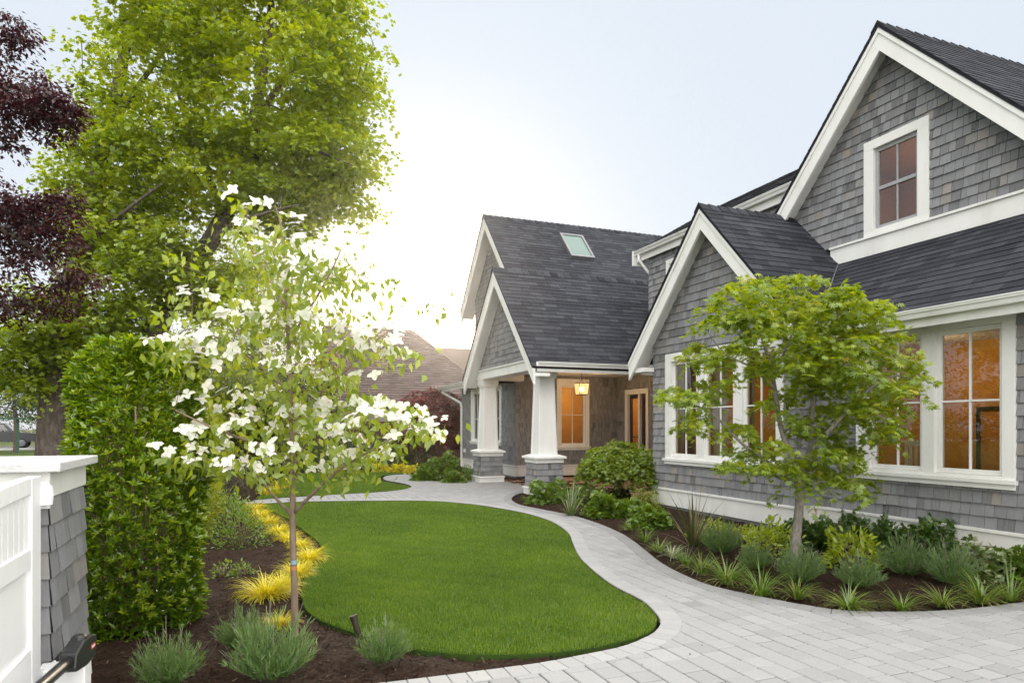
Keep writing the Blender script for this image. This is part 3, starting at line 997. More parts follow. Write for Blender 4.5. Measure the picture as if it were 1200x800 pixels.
# curtains in the bay and far wing
for (y0, y1, x) in ((9.04, 9.46, 7.34), (8.42, 8.74, 7.34), (10.28, 10.5, 7.36), (19.15, 19.4, 7.45), (20.0, 20.3, 7.45), (20.75, 21.3, 7.45), (21.65, 21.95, 7.45)):
    n = 14
    mb = MB()
    pts = [(x + .03 * math.sin(i * 1.9), y0 + (y1 - y0) * i / n) for i in range(n + 1)]
    for (p, q) in zip(pts[:-1], pts[1:]):
        mb.add([(p[0], p[1], .2), (q[0], q[1], .2), (q[0], q[1], 2.72), (p[0], p[1], 2.72)], [(0, 1, 2, 3)])
    mb.build("curtain", M['curtain'], house)
mb = MB(); mb.box(8.6, 8.62, 18.2, 22.9, .1, 2.8); mb.box(7.4, 8.6, 22.9, 22.92, .1, 2.8); mb.box(7.3, 8.6, 18.2, 22.9, 2.8, 2.82); mb.build("room_wall", M['dark_wood'], house)
# recessed porch downlight
mb = MB(); mb.lathe((9.2, 16.6, 2.978), [(.075, 0), (.075, .003), (.05, .0035)], 20); dl = mb.build("downlight", M['white'], house)
mb = MB(); mb.lathe((9.2, 16.6, 2.974), [(.05, 0), (.05, .004)], 16); mb.build("diffuser", M['downlight'], dl)
lamp("downlight_lamp", (9.2, 16.6, 2.93), 14, (1, .66, .34), .05, house)

# ------------------------------------------------------------------ porch lantern
LX, LY = 8.4, 16.25
lan = thing("porch_lantern", (LX, LY, 2.34), "glowing black framed glass lantern hanging from the porch ceiling", "lantern")
mb = MB()
t_, b_w = .15, .12
zt, zb = 2.66, 2.36
for a, b in ((-1, -1), (1, -1), (1, 1), (-1, 1)):
    mb.tube([(LX + a * b_w, LY + b * b_w, zb), (LX + a * t_, LY + b * t_, zt)], .009, 4)
    mb.tube([(LX + a * t_, LY + b * t_, zt), (LX, LY, zt + .09)], .008, 4)
for h, z in ((b_w, zb), (t_, zt)):
    q = [(LX - h, LY - h, z), (LX + h, LY - h, z), (LX + h, LY + h, z), (LX - h, LY + h, z)]
    for i in range(4):
        mb.tube([q[i], q[(i + 1) % 4]], .011, 4)
mb.tube([(LX - b_w, LY, zb), (LX + b_w, LY, zb)], .008, 4)
mb.build("frame", M['black'], lan)
mb = MB(); mb.tube([(LX, LY, zt + .08), (LX, LY, 2.975)], .008, 6); mb.lathe((LX, LY, 2.955), [(.06, 0), (.06, .02), (.03, .024)], 14); mb.build("chain", M['black'], lan)
mb = MB()
for a, b in ((-1, 0), (1, 0), (0, -1), (0, 1)):
    if a:
        pts = [(LX + a * b_w, LY - b_w, zb), (LX + a * b_w, LY + b_w, zb), (LX + a * t_, LY + t_, zt), (LX + a * t_, LY - t_, zt)]
    else:
        pts = [(LX - b_w, LY + b * b_w, zb), (LX + b_w, LY + b * b_w, zb), (LX + t_, LY + b * t_, zt), (LX - t_, LY + b * t_, zt)]
    mb.prism(pts, (a * .003, b * .003, 0))
mb.build("glass", M['lantern_glass'], lan)
for k in range(4):
    an = k * math.pi / 2 + .5
    mb = MB()
    mb.lathe((LX + .05 * math.cos(an), LY + .05 * math.sin(an), 2.45), [(.006, 0), (.016, .03), (.014, .07), (.004, .11)], 8)
    mb.build("bulb", M['bulb'], lan)
mb = MB(); mb.tube([(LX, LY, 2.37), (LX, LY, 2.44)], .012, 6)
for k in range(4):
    an = k * math.pi / 2 + .5
    mb.tube([(LX, LY, 2.42), (LX + .05 * math.cos(an), LY + .05 * math.sin(an), 2.44)], .006, 4)
mb.build("candle_holder", M['black'], lan)
lamp("lantern_lamp", (LX, LY, 2.52), 62, (1, .56, .26), .06, lan)

# ------------------------------------------------------------------ ground
mb = MB()
mb.add([(-250, -70, -.06), (250, -70, -.06), (250, 420, -.06), (-250, 420, -.06)], [(0, 1, 2, 3)])
tag(mb.build("ground", M['far_ground']), kind="structure")

g = lambda pts: [G(u, v)[:2] for u, v in pts]
# lawn edge shared with the path: along the top, down the right side, round the corner
LAWN_PATH = spline(g([(309, 591.5), (352, 589.3), (420, 588.3), (500, 588.3), (550, 592), (584, 597), (617, 603.5), (646, 613), (665, 626), (671, 639), (678, 654), (692, 669), (716, 688), (744, 703), (764, 715), (770, 729)]), .12)
LAWN_REST = spline(g([(770, 729), (766, 738.5), (755, 745.5), (732, 752.5), (700, 759.5), (652, 766), (603, 768.5), (549, 768.5), (505, 765), (475, 760), (441, 751), (407, 740), (377, 729), (360, 717), (354, 702), (355, 687), (362, 672), (375, 660), (380, 649), (372, 635), (355, 621), (333, 606), (311, 596), (309, 591.5)]), .12)
LAWN = LAWN_PATH[:-1] + LAWN_REST[:-1]
PAVE_LAWN = LAWN_PATH[:-4] + spline([LAWN_PATH[-4]] + g([(773, 729), (772, 739), (765, 747), (750, 755), (732, 762), (715, 766.5), (655, 778.5), (623, 784), (574, 790.5), (525, 797), (490, 801.5), (440, 807.5), (360, 820), (250, 842), (150, 868)]), .12)
BED_EDGE = spline(g([(1290, 699), (1200, 710), (1145, 717), (1100, 720.5), (1055, 721.5), (1010, 721), (974, 718.5), (929, 711), (875, 700), (830, 689), (797, 675), (774, 662), (758, 649), (743, 637), (727, 627), (702, 616), (672, 606.5), (638, 599.5), (612, 594), (602, 589.5), (600, 585), (606, 580.5), (618, 578)]), .12)
STUB = spline(g([(556, 563), (540, 565.2), (520, 565.4), (500, 564), (487, 561.5), (483, 557.5), (466, 557.2), (453, 558.8), (449, 561), (453, 564), (470, 567), (480, 569.8), (481.5, 572.3), (470, 575.6), (440, 578.6), (400, 581), (350, 584), (318, 586.3), (296, 588.2)]), .12)
PAVE = ([np.array(p) for p in PAVE_LAWN] + [np.array(p) for p in ((-1.35, 3.0), (-1.35, -3), (13, -3), (13, 2.4), (9, 2.6))] + [np.array(p) for p in BED_EDGE]
        + [np.array((6.3, 13.6)), np.array((6.55, 13.6)), np.array((6.55, 17.6))] + [np.array(p) for p in STUB] + [G(296, 592.6)[:2]])
tag(sheet(PAVE, -.05, .0285).build("path_bedding", M['joint']), kind="structure")

BW = .165
edge_lines = [PAVE_LAWN, BED_EDGE, STUB]
PAVE_np = np.array(PAVE)


def border_dist(p):
    return np.minimum.reduce([dist_line(l, p) for l in edge_lines])


edge_np = [np.array(l) for l in edge_lines]


def clip_edge(poly, ln):
    """cut a paver along the inner line of the soldier course"""
    c = sum(poly) / len(poly)
    d2 = np.linalg.norm(ln - c, axis=1)
    k = int(np.argmin(d2))
    if d2[k] > .75:
        return poly
    a, b = ln[max(k - 1, 0)], ln[min(k + 1, len(ln) - 1)]
    t = nrm(b - a); n = np.array((-t[1], t[0]))
    if not in_poly(PAVE_np, (ln[k] + n * .06)[None])[0]:
        n = -n
    f = [float((p - ln[k]) @ n) - (BW - .02) for p in poly]
    out = []
    for i in range(len(poly)):
        j = (i + 1) % len(poly)
        if f[i] >= 0:
            out.append(poly[i])
        if f[i] * f[j] < 0:
            out.append(poly[i] + (poly[j] - poly[i]) * (f[i] / (f[i] - f[j])))
    return out


mb = MB()
H = .034
xs = np.arange(-1.4, 9.5, .160)
for xi in xs:
    y = -1.2 + random.uniform(0, .3)
    while y < 24.5:
        L = random.choice((.15, .16, .205, .225))
        x0, x1, y0, y1 = xi + .0026, xi + .1574, y + .0026, y + L - .0026
        y += L
        gx, gy = np.meshgrid(np.linspace(x0, x1, 5), np.linspace(y0, y1, 6))
        p = np.stack([gx.ravel(), gy.ravel()], 1)
        ok = in_poly(PAVE_np, p)
        if not ok.any():
            continue
        ok &= border_dist(p) > BW - .035
        if not ok.any():
            continue
        tn = min(1, max(0, random.gauss(.5, .10)))
        dz = random.uniform(-.0015, .0015)
        z = H + dz
        if ok.all():
            c = .007
            mb.add([(x0, y0, 0), (x1, y0, 0), (x1, y1, 0), (x0, y1, 0), (x0, y0, z - c), (x1, y0, z - c), (x1, y1, z - c), (x0, y1, z - c),
                    (x0 + c, y0 + c, z), (x1 - c, y0 + c, z), (x1 - c, y1 - c, z), (x0 + c, y1 - c, z)],
                   [(8, 9, 10, 11), (4, 5, 9, 8), (5, 6, 10, 9), (6, 7, 11, 10), (7, 4, 8, 11), (0, 1, 5, 4), (1, 2, 6, 5), (2, 3, 7, 6), (3, 0, 4, 7)], tn)
        else:
            poly = [np.array(q) for q in ((x0, y0), (x1, y0), (x1, y1), (x0, y1))]
            for ln in edge_np:
                poly = clip_edge(poly, ln)
                if len(poly) < 3:
                    break
            if len(poly) < 3:
                continue
            m_ = sum(poly) / len(poly)
            c = .007
            top = [q + nrm(m_ - q) * min(c * 1.4, np.linalg.norm(m_ - q) * .4) for q in poly]
            k = len(poly)
            mb.add([(*q, 0) for q in poly] + [(*q, z - c) for q in poly] + [(*q, z) for q in top],
                   [tuple(range(2 * k, 3 * k))] + [(k + i, k + (i + 1) % k, 2 * k + (i + 1) % k, 2 * k + i) for i in range(k)] + [(i, (i + 1) % k, k + (i + 1) % k, k + i) for i in range(k)], tn)
tag(mb.build("paved_path", M['paver']), kind="structure")

# soldier course along the lawn, the beds and the far bay of the path
mb = MB()
for line, tlo in ((PAVE_LAWN, .70), (BED_EDGE, .14), (STUB, .5)):
    ln = np.array(line)
    seg = np.linalg.norm(np.diff(ln, axis=0), axis=1)
    cum = np.concatenate([[0], np.cumsum(seg)])
    n = int(cum[-1] / .118)
    ss = np.linspace(0, cum[-1], n + 1)
    px = np.stack([np.interp(ss, cum, ln[:, 0]), np.interp(ss, cum, ln[:, 1])], 1)
    tg = nrm(np.gradient(px, axis=0))
    nn = np.stack([tg[:, 1], -tg[:, 0]], 1)
    test = in_poly(PAVE_np, px + nn * .05).mean()
    if test < .5:
        nn = -nn
    for i in range(n):
        a, b = px[i], px[i + 1]
        a2, b2 = a + nn[i] * BW, b + nn[i + 1] * BW
        m_ = (a + b + a2 + b2) / 4
        sh = lambda p, f: m_ + (p - m_) * f
        z = H + .0045 + random.uniform(-.001, .001)
        pts = [sh(p, .97) for p in (a, b, b2, a2)]
        top = [sh(p, .92) for p in (a, b, b2, a2)]
        tn = min(1, max(0, random.gauss(tlo, .07)))
        mb.add([(*p, 0) for p in pts] + [(*p, z - .005) for p in pts] + [(*p, z) for p in top],
               [(8, 9, 10, 11), (4, 5, 9, 8), (5, 6, 10, 9), (6, 7, 11, 10), (7, 4, 8, 11), (0, 1, 5, 4), (1, 2, 6, 5), (2, 3, 7, 6), (3, 0, 4, 7)], tn)
tag(mb.build("path_edging", M['paver']), kind="structure")

# porch floor tiles
mb = MB()
x = 6.56
while x < 10.5:
    y = 10.95
    while y < 18:
        mb.box(x + .002, min(x + .298, 10.49), y + .002, min(y + .298, 17.99), 0, .036 + random.uniform(-.001, .001), random.gauss(.5, .2))
        y += .30
    x += .30
tag(mb.build("porch_floor", M['tile']), kind="structure")

# lawns: turf base sheets + real blades
BACK_LAWN = spline(g([(300, 585.2), (318, 584.4), (350, 582.2), (400, 579.3), (440, 577), (468, 574.2), (479, 572.2), (478, 570.2), (468, 568.2), (450, 565), (444, 561.2), (447, 558), (462, 555.8), (478, 555.2), (472, 554), (440, 553.6), (400, 553.6), (360, 554.6), (330, 560), (322, 568), (312, 577)]), .15, closed=True)
tag(sheet(LAWN, -.05, .010).build("lawn", M['soil_grass']), kind="structure")
tag(sheet(BACK_LAWN, -.05, .010).build("lawn", M['soil_grass']), kind="structure")


def smooth_noise(p, seed, sc):
    r = np.random.default_rng(seed)
    out = np.zeros(len(p))
    for k in range(5):
        f = r.uniform(.4, 1.6, 2) * sc * (1 + k * .5)
        an = r.uniform(0, 6.28)
        ph = r.uniform(0, 6.28)
        out += np.sin((p[:, 0] * math.cos(an) + p[:, 1] * math.sin(an)) * f[0] * 2 + ph + 1.3 * np.sin(p[:, 1] * f[1] + ph)) / (1 + k * .4)
    return out / 3


def blades(base, az, e0, curv, length, width, segs, tint, wtip=0.0):
    """curved grass blades: arrays -> triangles. e0 = start elevation, curv = how far it bends over (radians)"""
    n = len(base)
    hd = np.stack([np.cos(az), np.sin(az), np.zeros(n)], 1)
    sd = np.stack([-np.sin(az), np.cos(az), np.zeros(n)], 1)
    p = base.copy()
    rows = []
    for k in range(segs + 1):
        t = k / segs
        w = width * (1 - t ** 1.6 * (1 - wtip)) * .5
        if k == segs and wtip == 0:
            rows.append([p.copy()])
        else:
            rows.append([p - sd * w[:, None], p + sd * w[:, None]])
        el = e0 - curv * (k + .5) / segs
        p = p + (hd * np.cos(el)[:, None] + np.array((0, 0, 1.0)) * np.sin(el)[:, None]) * (length / segs)[:, None]
    allr = [a for r in rows for a in r]
    m = len(allr)
    V = np.stack(allr, 1).reshape(-1, 3)
    F = []
    idx, i = [], 0
    for r in rows:
        idx.append(list(range(i, i + len(r)))); i += len(r)
    for a, b in zip(idx[:-1], idx[1:]):
        if len(b) == 2:
            F += [(a[0], a[1], b[1]), (a[0], b[1], b[0])]
        else:
            F += [(a[0], a[1], b[0])]
    F = np.array(F)
    FF = (np.arange(n)[:, None, None] * m + F[None]).reshape(-1, 3)
    return V, FF, np.repeat(tint, len(F))


def scatter(poly, dens):
    pl = np.array(poly)
    lo, hi = pl.min(0), pl.max(0)
    n = int((hi[0] - lo[0]) * (hi[1] - lo[1]) * dens)
    p = RNG.uniform(lo, hi, (n, 2))
    return p[in_poly(pl, p)]


def turf(poly, near, far, lo=.010):
    p = scatter(poly, near)
    dd = p @ np.array((SY, CY))
    keep = RNG.random(len(p)) < np.clip((6.0 / np.maximum(dd, 1)) ** 1.6, far / near, 1)
    p, dd = p[keep], dd[keep]
    n = len(p)
    patch = smooth_noise(p, 5, 1.3) + .8 * smooth_noise(p, 6, .55)
    fine = smooth_noise(p, 9, 5.0)
    tint = np.clip(.44 + .20 * patch + .14 * fine + RNG.normal(0, .17, n), 0, 1)
    dry = RNG.random(n) < .03
    tint[dry] = 1
    ln = RNG.uniform(.026, .044, n) * (1 + .18 * fine)
    wd = RNG.uniform(.003, .0045, n) * np.clip(dd / 6, 1, 3)
    base = np.concatenate([p, np.full((n, 1), lo - .004)], 1)
    return blades(base, RNG.uniform(0, 6.283, n), RNG.uniform(.85, 1.5, n), RNG.uniform(.1, .7, n), ln, wd, 2, tint)


tag(np_obj("grass", [turf(LAWN, 19000, 5500)], LF['grass']), kind="stuff")
tag(np_obj("grass", [turf(BACK_LAWN, 4500, 4500)], LF['grass']), kind="stuff")

# mulch: bumpy sheet of soil plus loose bark chips
nx, ny = 250, 330
gx, gy = np.meshgrid(np.linspace(-4.2, 8.2, nx), np.linspace(2.6, 19, ny), indexing='ij')
pp = np.stack([gx.ravel(), gy.ravel()], 1)
zz = .014 * smooth_noise(pp, 21, 2.2) + .009 * smooth_noise(pp, 22, 9) + RNG.normal(0, .004, len(pp)) - .012
dp = np.minimum(border_dist(pp), dist_line(LAWN_REST, pp))
inp = in_poly(PAVE_np, pp) | in_poly(np.array(LAWN), pp) | in_poly(np.array(BACK_LAWN), pp)
lift = np.clip(dp / .5, 0, 1) * .05
zz = np.where(inp, -.045, zz + lift)
zz = np.where(~inp & (dist_line(LAWN_REST, pp) < .12) & (border_dist(pp) < .3), -.01, zz)
me = bpy.data.meshes.new("mulch_bed")
idx = np.arange(nx * ny).reshape(nx, ny)
q = np.stack([idx[:-1, :-1], idx[1:, :-1], idx[1:, 1:], idx[:-1, 1:]], -1).reshape(-1, 4)
me.from_pydata(np.concatenate([pp, zz[:, None]], 1).tolist(), [], q.tolist())
set_tint(me, np.full(len(q), .5))
tag(link("mulch_bed", me, M['mulch'], None), kind="structure")
mb = MB(); mb.add([(-9, 18.5, -.03), (12, 18.5, -.03), (12, 27, -.03), (-9, 27, -.03)], [(0, 1, 2, 3)]); mb.add([(-9, 2.6, -.035), (-4, 2.6, -.035), (-4, 18.5, -.035), (-9, 18.5, -.035)], [(0, 1, 2, 3)])
tag(mb.build("mulch_bed", M['mulch']), kind="structure")

n = 52000
p = RNG.uniform((-2.6, 3.2), (8, 12), (n, 2))
dd = p @ np.array((SY, CY))
keep = RNG.random(n) < np.clip((5.5 / np.maximum(dd, 1)) ** 1.5, 0, 1)
p = p[keep]
keep = ~(in_poly(PAVE_np, p) | in_poly(np.array(LAWN), p) | in_poly(np.array(BACK_LAWN), p))
p = p[keep]
dl = np.minimum(border_dist(p), dist_line(LAWN_REST, p))
n = len(p)
zb = np.clip(dl / .5, 0, 1) * .05 - .008 + RNG.uniform(-.004, .012, n) + .014 * smooth_noise(p, 21, 2.2) + .009 * smooth_noise(p, 22, 9)
az = RNG.uniform(0, 6.283, n); el = RNG.normal(0, .35, n)
ln = RNG.uniform(.008, .048, n); wd = RNG.uniform(.004, .014, n)
base = np.concatenate([p, zb[:, None]], 1)
tint = np.clip(RNG.beta(1.6, 3.4, n), 0, 1); tint[RNG.random(n) < .012] = 1
V, F, T = blades(base, az, el, RNG.uniform(-.3, .3, n), ln, wd, 1, tint, wtip=.7)
tag(np_obj("bark_chips", [(V, F, T)], M['chip']), kind="stuff")

# crumbs of bark and dry leaf blown onto the paving
p = RNG.uniform((0, 2.5), (7, 13), (2600, 2))
bd_ = border_dist(p)
p = p[in_poly(PAVE_np, p) & (RNG.random(len(p)) < np.clip(.05 + .5 * np.exp(-bd_ / .18), 0, 1))]
n = len(p)
V, F, T = blades(np.concatenate([p, np.full((n, 1), .040)], 1), RNG.uniform(0, 6.283, n), RNG.normal(0, .2, n), RNG.uniform(-.4, .4, n), RNG.uniform(.004, .020, n), RNG.uniform(.003, .008, n), 1, np.clip(RNG.beta(1.3, 2, n), 0, 1), wtip=.6)
tag(np_obj("leaf_litter", [(V, F, T)], M['chip']), kind="stuff")

# street on the left, far away
mb = MB(); mb.add([(-120, 47, -.05), (-3, 56, -.05), (-3, 66, -.05), (-120, 66, -.05)], [(0, 1, 2, 3)])
tag(mb.build("road", M['asphalt']), kind="structure")
mb = MB(); mb.prism([(-120, 46.2, -.05), (-3, 55.2, -.05), (-3, 55.95, -.05), (-120, 46.95, -.05)], (0, 0, .12)); tag(mb.build("kerb", M['stone']), kind="structure")

# ------------------------------------------------------------------ gate pillar, gate, gate opener
PX0, PX1, PY0, PY1 = -1.52, -.875, 3.88, 4.66
pcx, pcy = (PX0 + PX1) / 2, (PY0 + PY1) / 2
phx, phy = (PX1 - PX0) / 2, (PY1 - PY0) / 2
pil = thing("gate_pillar", (pcx, pcy, 0), "square grey shingled pillar with a pale stone cap beside the white gate", "pillar")
s = MB(); batter(s, pcx, pcy, phx + .02, phy + .02, .12, phx, phy, 1.16, flare=.008, wmin=.08, wmax=.2); s.build("shaft", M['shingle'], pil)
s = MB(); s.taper(pcx, pcy, phx + .012, phy + .012, 1.161, phx + .012, phy + .012, 1.284); s.build("frieze", M['white'], pil, bevel=.003)
s = MB(); s.taper(pcx, pcy, phx + .065, phy + .065, 1.285, phx + .065, phy + .065, 1.331); s.build("cap", M['stone'], pil, bevel=.006)
s = MB(); s.taper(pcx, pcy, phx + .045, phy + .045, -.06, phx + .035, phy + .035, .118); s.build("base", M['white'], pil, bevel=.004)

gate = thing("driveway_gate", (-.92, 3.2, .3), "white painted gate leaf with vertical slats above a solid panel", "gate")
fr = frame((-.885, 0, 0), (0, 1, 0), (0, 0, 1), (1, 0, 0))
s = MB()
s.fbox(fr, 3.66, 3.80, .30, 1.27, -.05, 0); s.fbox(fr, 2.0, 2.14, .30, 1.2, -.05, 0)
s.fbox(fr, 2.14, 3.66, .32, .50, -.045, -.004); s.fbox(fr, 2.14, 3.66, .86, .95, -.045, -.004)
# arched top rail
n = 16
top = [(2.14 + 1.52 * i / n, 1.195 + .065 * math.sin(math.pi * (.5 + .5 * (1 - i / n)) ) + .0) for i in range(n + 1)]
top = [(y, 1.27 - .10 * (1 - (y - 2.14) / 1.52) ** 1.4) for y, _ in top]
for (a, b) in zip(top[:-1], top[1:]):
    s.prism([(-.935, a[0], a[1]), (-.935, b[0], b[1]), (-.935, b[0], b[1] - .075), (-.935, a[0], a[1] - .075)], (.047, 0, 0))
s.build("frame", M['gate_white'], gate, bevel=.003)
s = MB()
y = 2.19
while y < 3.62:
    s.fbox(fr, y, y + .062, .95, 1.21 - .10 * (1 - (y - 2.14) / 1.52) ** 1.4, -.034, -.014)
    y += .074
s.build("slats", M['gate_white'], gate)
s = MB(); s.fbox(fr, 2.14, 3.66, .50, .86, -.032, -.02); s.build("panel", M['gate_white'], gate)
s = MB()
s.lathe((-.875, 3.835, 1.175), [(.012, -.05), (.03, -.045), (.034, 0), (.03, .045), (.012, .05)], 12)
s.box(-.90, -.862, 3.845, 3.866, 1.11, 1.24); s.box(-.895, -.872, 3.80, 3.85, 1.13, 1.22)
for k in range(4):
    s.lathe((-.861, 3.852, 1.13 + .03 * k), [(.007, 0), (.006, .004)], 8, axis=0)
s.build("hinge", M['gate_white'], gate)

op = thing("gate_opener", (-.74, 3.6, .3), "black electric gate opener arm with a red label in front of the pillar", "gate opener")
s = MB()
A, B = P(92, 764, 3.18), P(38, 812, 2.72)
dv = nrm(A - B)
up = nrm(np.array((0, 0, 1.0)) - dv * dv[2]); sd = np.cross(dv, up)
fo = (A, dv, up, sd)
prof = [(-.135, -.035), (-.115, .03), (-.02, .062), (.06, .062), (.125, .045), (.135, .0), (.12, -.05), (.02, -.065), (-.12, -.05)]
for w, kk in ((.036, 1.0),):
    s.prism([A + dv * a * kk + up * b * kk - sd * w for a, b in prof], sd * 2 * w)
s.build("housing", M['black'], op, bevel=.008)
s = MB(); s.tube([A - dv * .12, B - dv * .5], .026, 14); s.build("arm_tube", M['black'], op, smooth=True)
s = MB(); s.prism([A + dv * a + up * b + sd * .0362 * sg for a, b in ((.05, -.008), (.10, -.008), (.10, .014), (.05, .014)) for sg in (1,)], sd * .0015)
lab = s.build("label", M['red'], op)
s = MB()
for i in range(6):
    a0 = .054 + i * .0075
    s.prism([A + dv * a + up * b + sd * .0379 for a, b in ((a0, -.001), (a0 + .0045, -.001), (a0 + .0045, .008), (a0, .008))], sd * .0006)
s.build("lettering", M['gate_white'], lab)
s = MB(); s.lathe(A + up * .06 + dv * .01, [(.035, 0), (.032, .012), (.02, .02)], 16); s.build("dial", M['black'], op)
s = MB(); s.tube([A + dv * .08 - up * .05, A + dv * .10 - up * .10, A + dv * .10 + np.array((0.01, 0, -.2)), A + dv * .12 + np.array((.0, .0, -.36)), np.array((A[0] - .01, A[1] + .14, .0))], .008, 7); s.build("cable", M['rubber'], op, smooth=True)
s = MB(); s.fbox(frame(A, (1, 0, 0), (0, 1, 0), (0, 0, 1)), -.14, .03, -.02, .12, -.46, -.065); s.fbox(frame(A, (1, 0, 0), (0, 1, 0), (0, 0, 1)), -.18, -.13, .1, .2, -.3, -.08)
s.build("bracket", M['gate_white'], op, bevel=.006)

# small bronze spotlight at the lawn edge
q = G(421, 752, .02)
sp = thing("garden_spotlight", q, "small dark bronze garden spotlight tilted up at the lawn's mulch edge", "spotlight")
s = MB()
dv = nrm((-.28, .1, 1))
s.tube([q + np.array((0, 0, -.05)), q + np.array((0, 0, .05))], .012, 8)
s.tube([q + np.array((0, 0, .04)), q + np.array((0, 0, .04)) + dv * .015, q + np.array((0, 0, .04)) + dv * .02, q + np.array((0, 0, .04)) + dv * .13], [.010, .013, .021, .024], 16)
s.tube([q + np.array((0, 0, .04)) + dv * .131, q + np.array((0, 0, .04)) + dv * .15], [.026, .027], 16)
s.build("lamp_head", M['bronze'], sp)

# ------------------------------------------------------------------ leaves and plants
class T:
    def __init__(s, v, f):
        s.v = np.array(v, float); s.f = np.array(f, int)


LEAF = T([(0, 0, 0), (.26, .38, .07), (0, .42, -.02), (-.26, .38, .07), (.0, 1, -.12)], [(0, 1, 2), (0, 2, 3), (1, 4, 2), (2, 4, 3)])
OVAL = T([(0, 0, 0), (.2, .3, .05), (.17, .68, .04), (0, 1, -.06), (-.17, .68, .04), (-.2, .3, .05)], [(0, 1, 2), (0, 2, 3), (0, 3, 4), (0, 4, 5)])
NARROW = T([(0, 0, 0), (.042, .4, .0), (0, 1, 0), (-.042, .4, 0)], [(0, 1, 2), (0, 2, 3)])
LAUREL = T([(0, 0, 0), (.17, .32, .05), (.13, .68, .04), (0, 1, -.10), (-.13, .68, .04), (-.17, .32, .05)], [(0, 1, 2), (0, 2, 3), (0, 3, 4), (0, 4, 5)])
BRACT = T([(0, 0, 0), (.40, .42, .10), (.25, .86, .02), (0, 1, -.12), (-.25, .86, .02), (-.40, .42, .10)], [(0, 1, 2), (0, 2, 3), (0, 3, 4), (0, 4, 5)])


def lobed(angs, lens, w=.17):
    v = [(0, 0, 0)]
    f = []
    for a, L in zip(angs, lens):
        a = R(a)
        d = np.array((math.sin(a), math.cos(a))); s = np.array((d[1], -d[0]))
        b = len(v)
        for q, z in ((d * L * .45 - s * w * L, .03), (d * L, -.10 * L), (d * L * .45 + s * w * L, .03)):
            v.append((q[0], q[1], z))
        f += [(0, b, b + 1), (0, b + 1, b + 2)]
    return T(v, f)


JM = lobed((-110, -62, -28, 0, 28, 62, 110), (.5, .75, .95, 1.0, .95, .75, .5), .14)
ML = lobed((-95, -45, 0, 45, 95), (.6, .85, 1.0, .85, .6), .34)
TUFTL = lobed((-80, -30, 10, 55), (.8, 1.0, .9, .8), .3)


def leaves(Tm, pos, d, n, s, tint):
    d = nrm(d)
    n = nrm(n - d * (n * d).sum(1, keepdims=True))
    b = np.cross(d, n)
    V = pos[:, None, :] + s[:, None, None] * (Tm.v[None, :, 0:1] * b[:, None, :] + Tm.v[None, :, 1:2] * d[:, None, :] + Tm.v[None, :, 2:3] * n[:, None, :])
    m = len(Tm.v)
    F = (np.arange(len(pos))[:, None, None] * m + Tm.f[None]).reshape(-1, 3)
    return V.reshape(-1, 3), F, np.repeat(np.clip(tint, 0, 1), len(Tm.f))


def rdir(n, zmin=-1, zmax=1):
    z = RNG.uniform(zmin, zmax, n)
    a = RNG.uniform(0, 2 * math.pi, n)
    r = np.sqrt(np.maximum(0, 1 - z * z))
    return np.stack([r * np.cos(a), r * np.sin(a), z], 1)


def tuft(n, L, spread, width, curv=(.8, 1.8), e=(.9, 1.5), tint=(.2, .8), segs=5, tipw=0):
    az = RNG.uniform(0, 6.283, n)
    rr = RNG.uniform(0, spread, n)
    base = np.stack([np.cos(az) * rr, np.sin(az) * rr, np.full(n, -.01)], 1)
    return blades(base, az + RNG.normal(0, .35, n), RNG.uniform(*e, n), RNG.uniform(*curv, n), L * RNG.uniform(.6, 1.1, n), width * RNG.uniform(.7, 1.15, n), segs, np.clip(RNG.uniform(*tint, n), 0, 1))


def lavender_parts(nst, Rr, Hh):
    a = RNG.uniform(0, 6.283, nst)
    th = np.sqrt(RNG.random(nst)) * 1.15
    d = np.stack([np.sin(th) * np.cos(a), np.sin(th) * np.sin(a), np.cos(th) * 1.0], 1)
    L = RNG.uniform(.72, 1.05, nst) / np.sqrt((d[:, 0] ** 2 + d[:, 1] ** 2) / Rr ** 2 + d[:, 2] ** 2 / Hh ** 2)
    P0, D0, S0, T0 = [], [], [], []
    for i in range(nst):
        k = 36
        t = RNG.uniform(.25, 1, k)
        bend = np.array((0, 0, .12)) * L[i]
        p = d[i] * L[i] * t[:, None] + bend * (t ** 2)[:, None] + RNG.normal(0, .003, (k, 3))
        dd = nrm(d[i] * .7 + np.array((0, 0, .55)) + RNG.normal(0, .38, (k, 3)))
        P0.append(p); D0.append(dd); S0.append(RNG.uniform(.028, .055, k) * (Hh / .3) ** .4); T0.append(np.clip(RNG.normal(.3 + .4 * t, .15), 0, .93))
    P0, D0, S0, T0 = map(np.concatenate, (P0, D0, S0, T0))
    out = [leaves(NARROW, P0, D0, rdir(len(P0)), S0, T0)]
    m = nst // 3                                                          # bare flower stalks standing out of the mound
    i = RNG.integers(0, nst, m)
    e = d[i] * L[i][:, None] * .8
    out.append(blades(e, a[i], np.arcsin(np.clip(nrm(d[i] + np.array((0, 0, .6)))[:, 2], -1, 1)), RNG.uniform(-.1, .2, m), RNG.uniform(.09, .17, m) * Hh / .3, np.full(m, .004), 2, np.full(m, .97), wtip=.9))
    return out


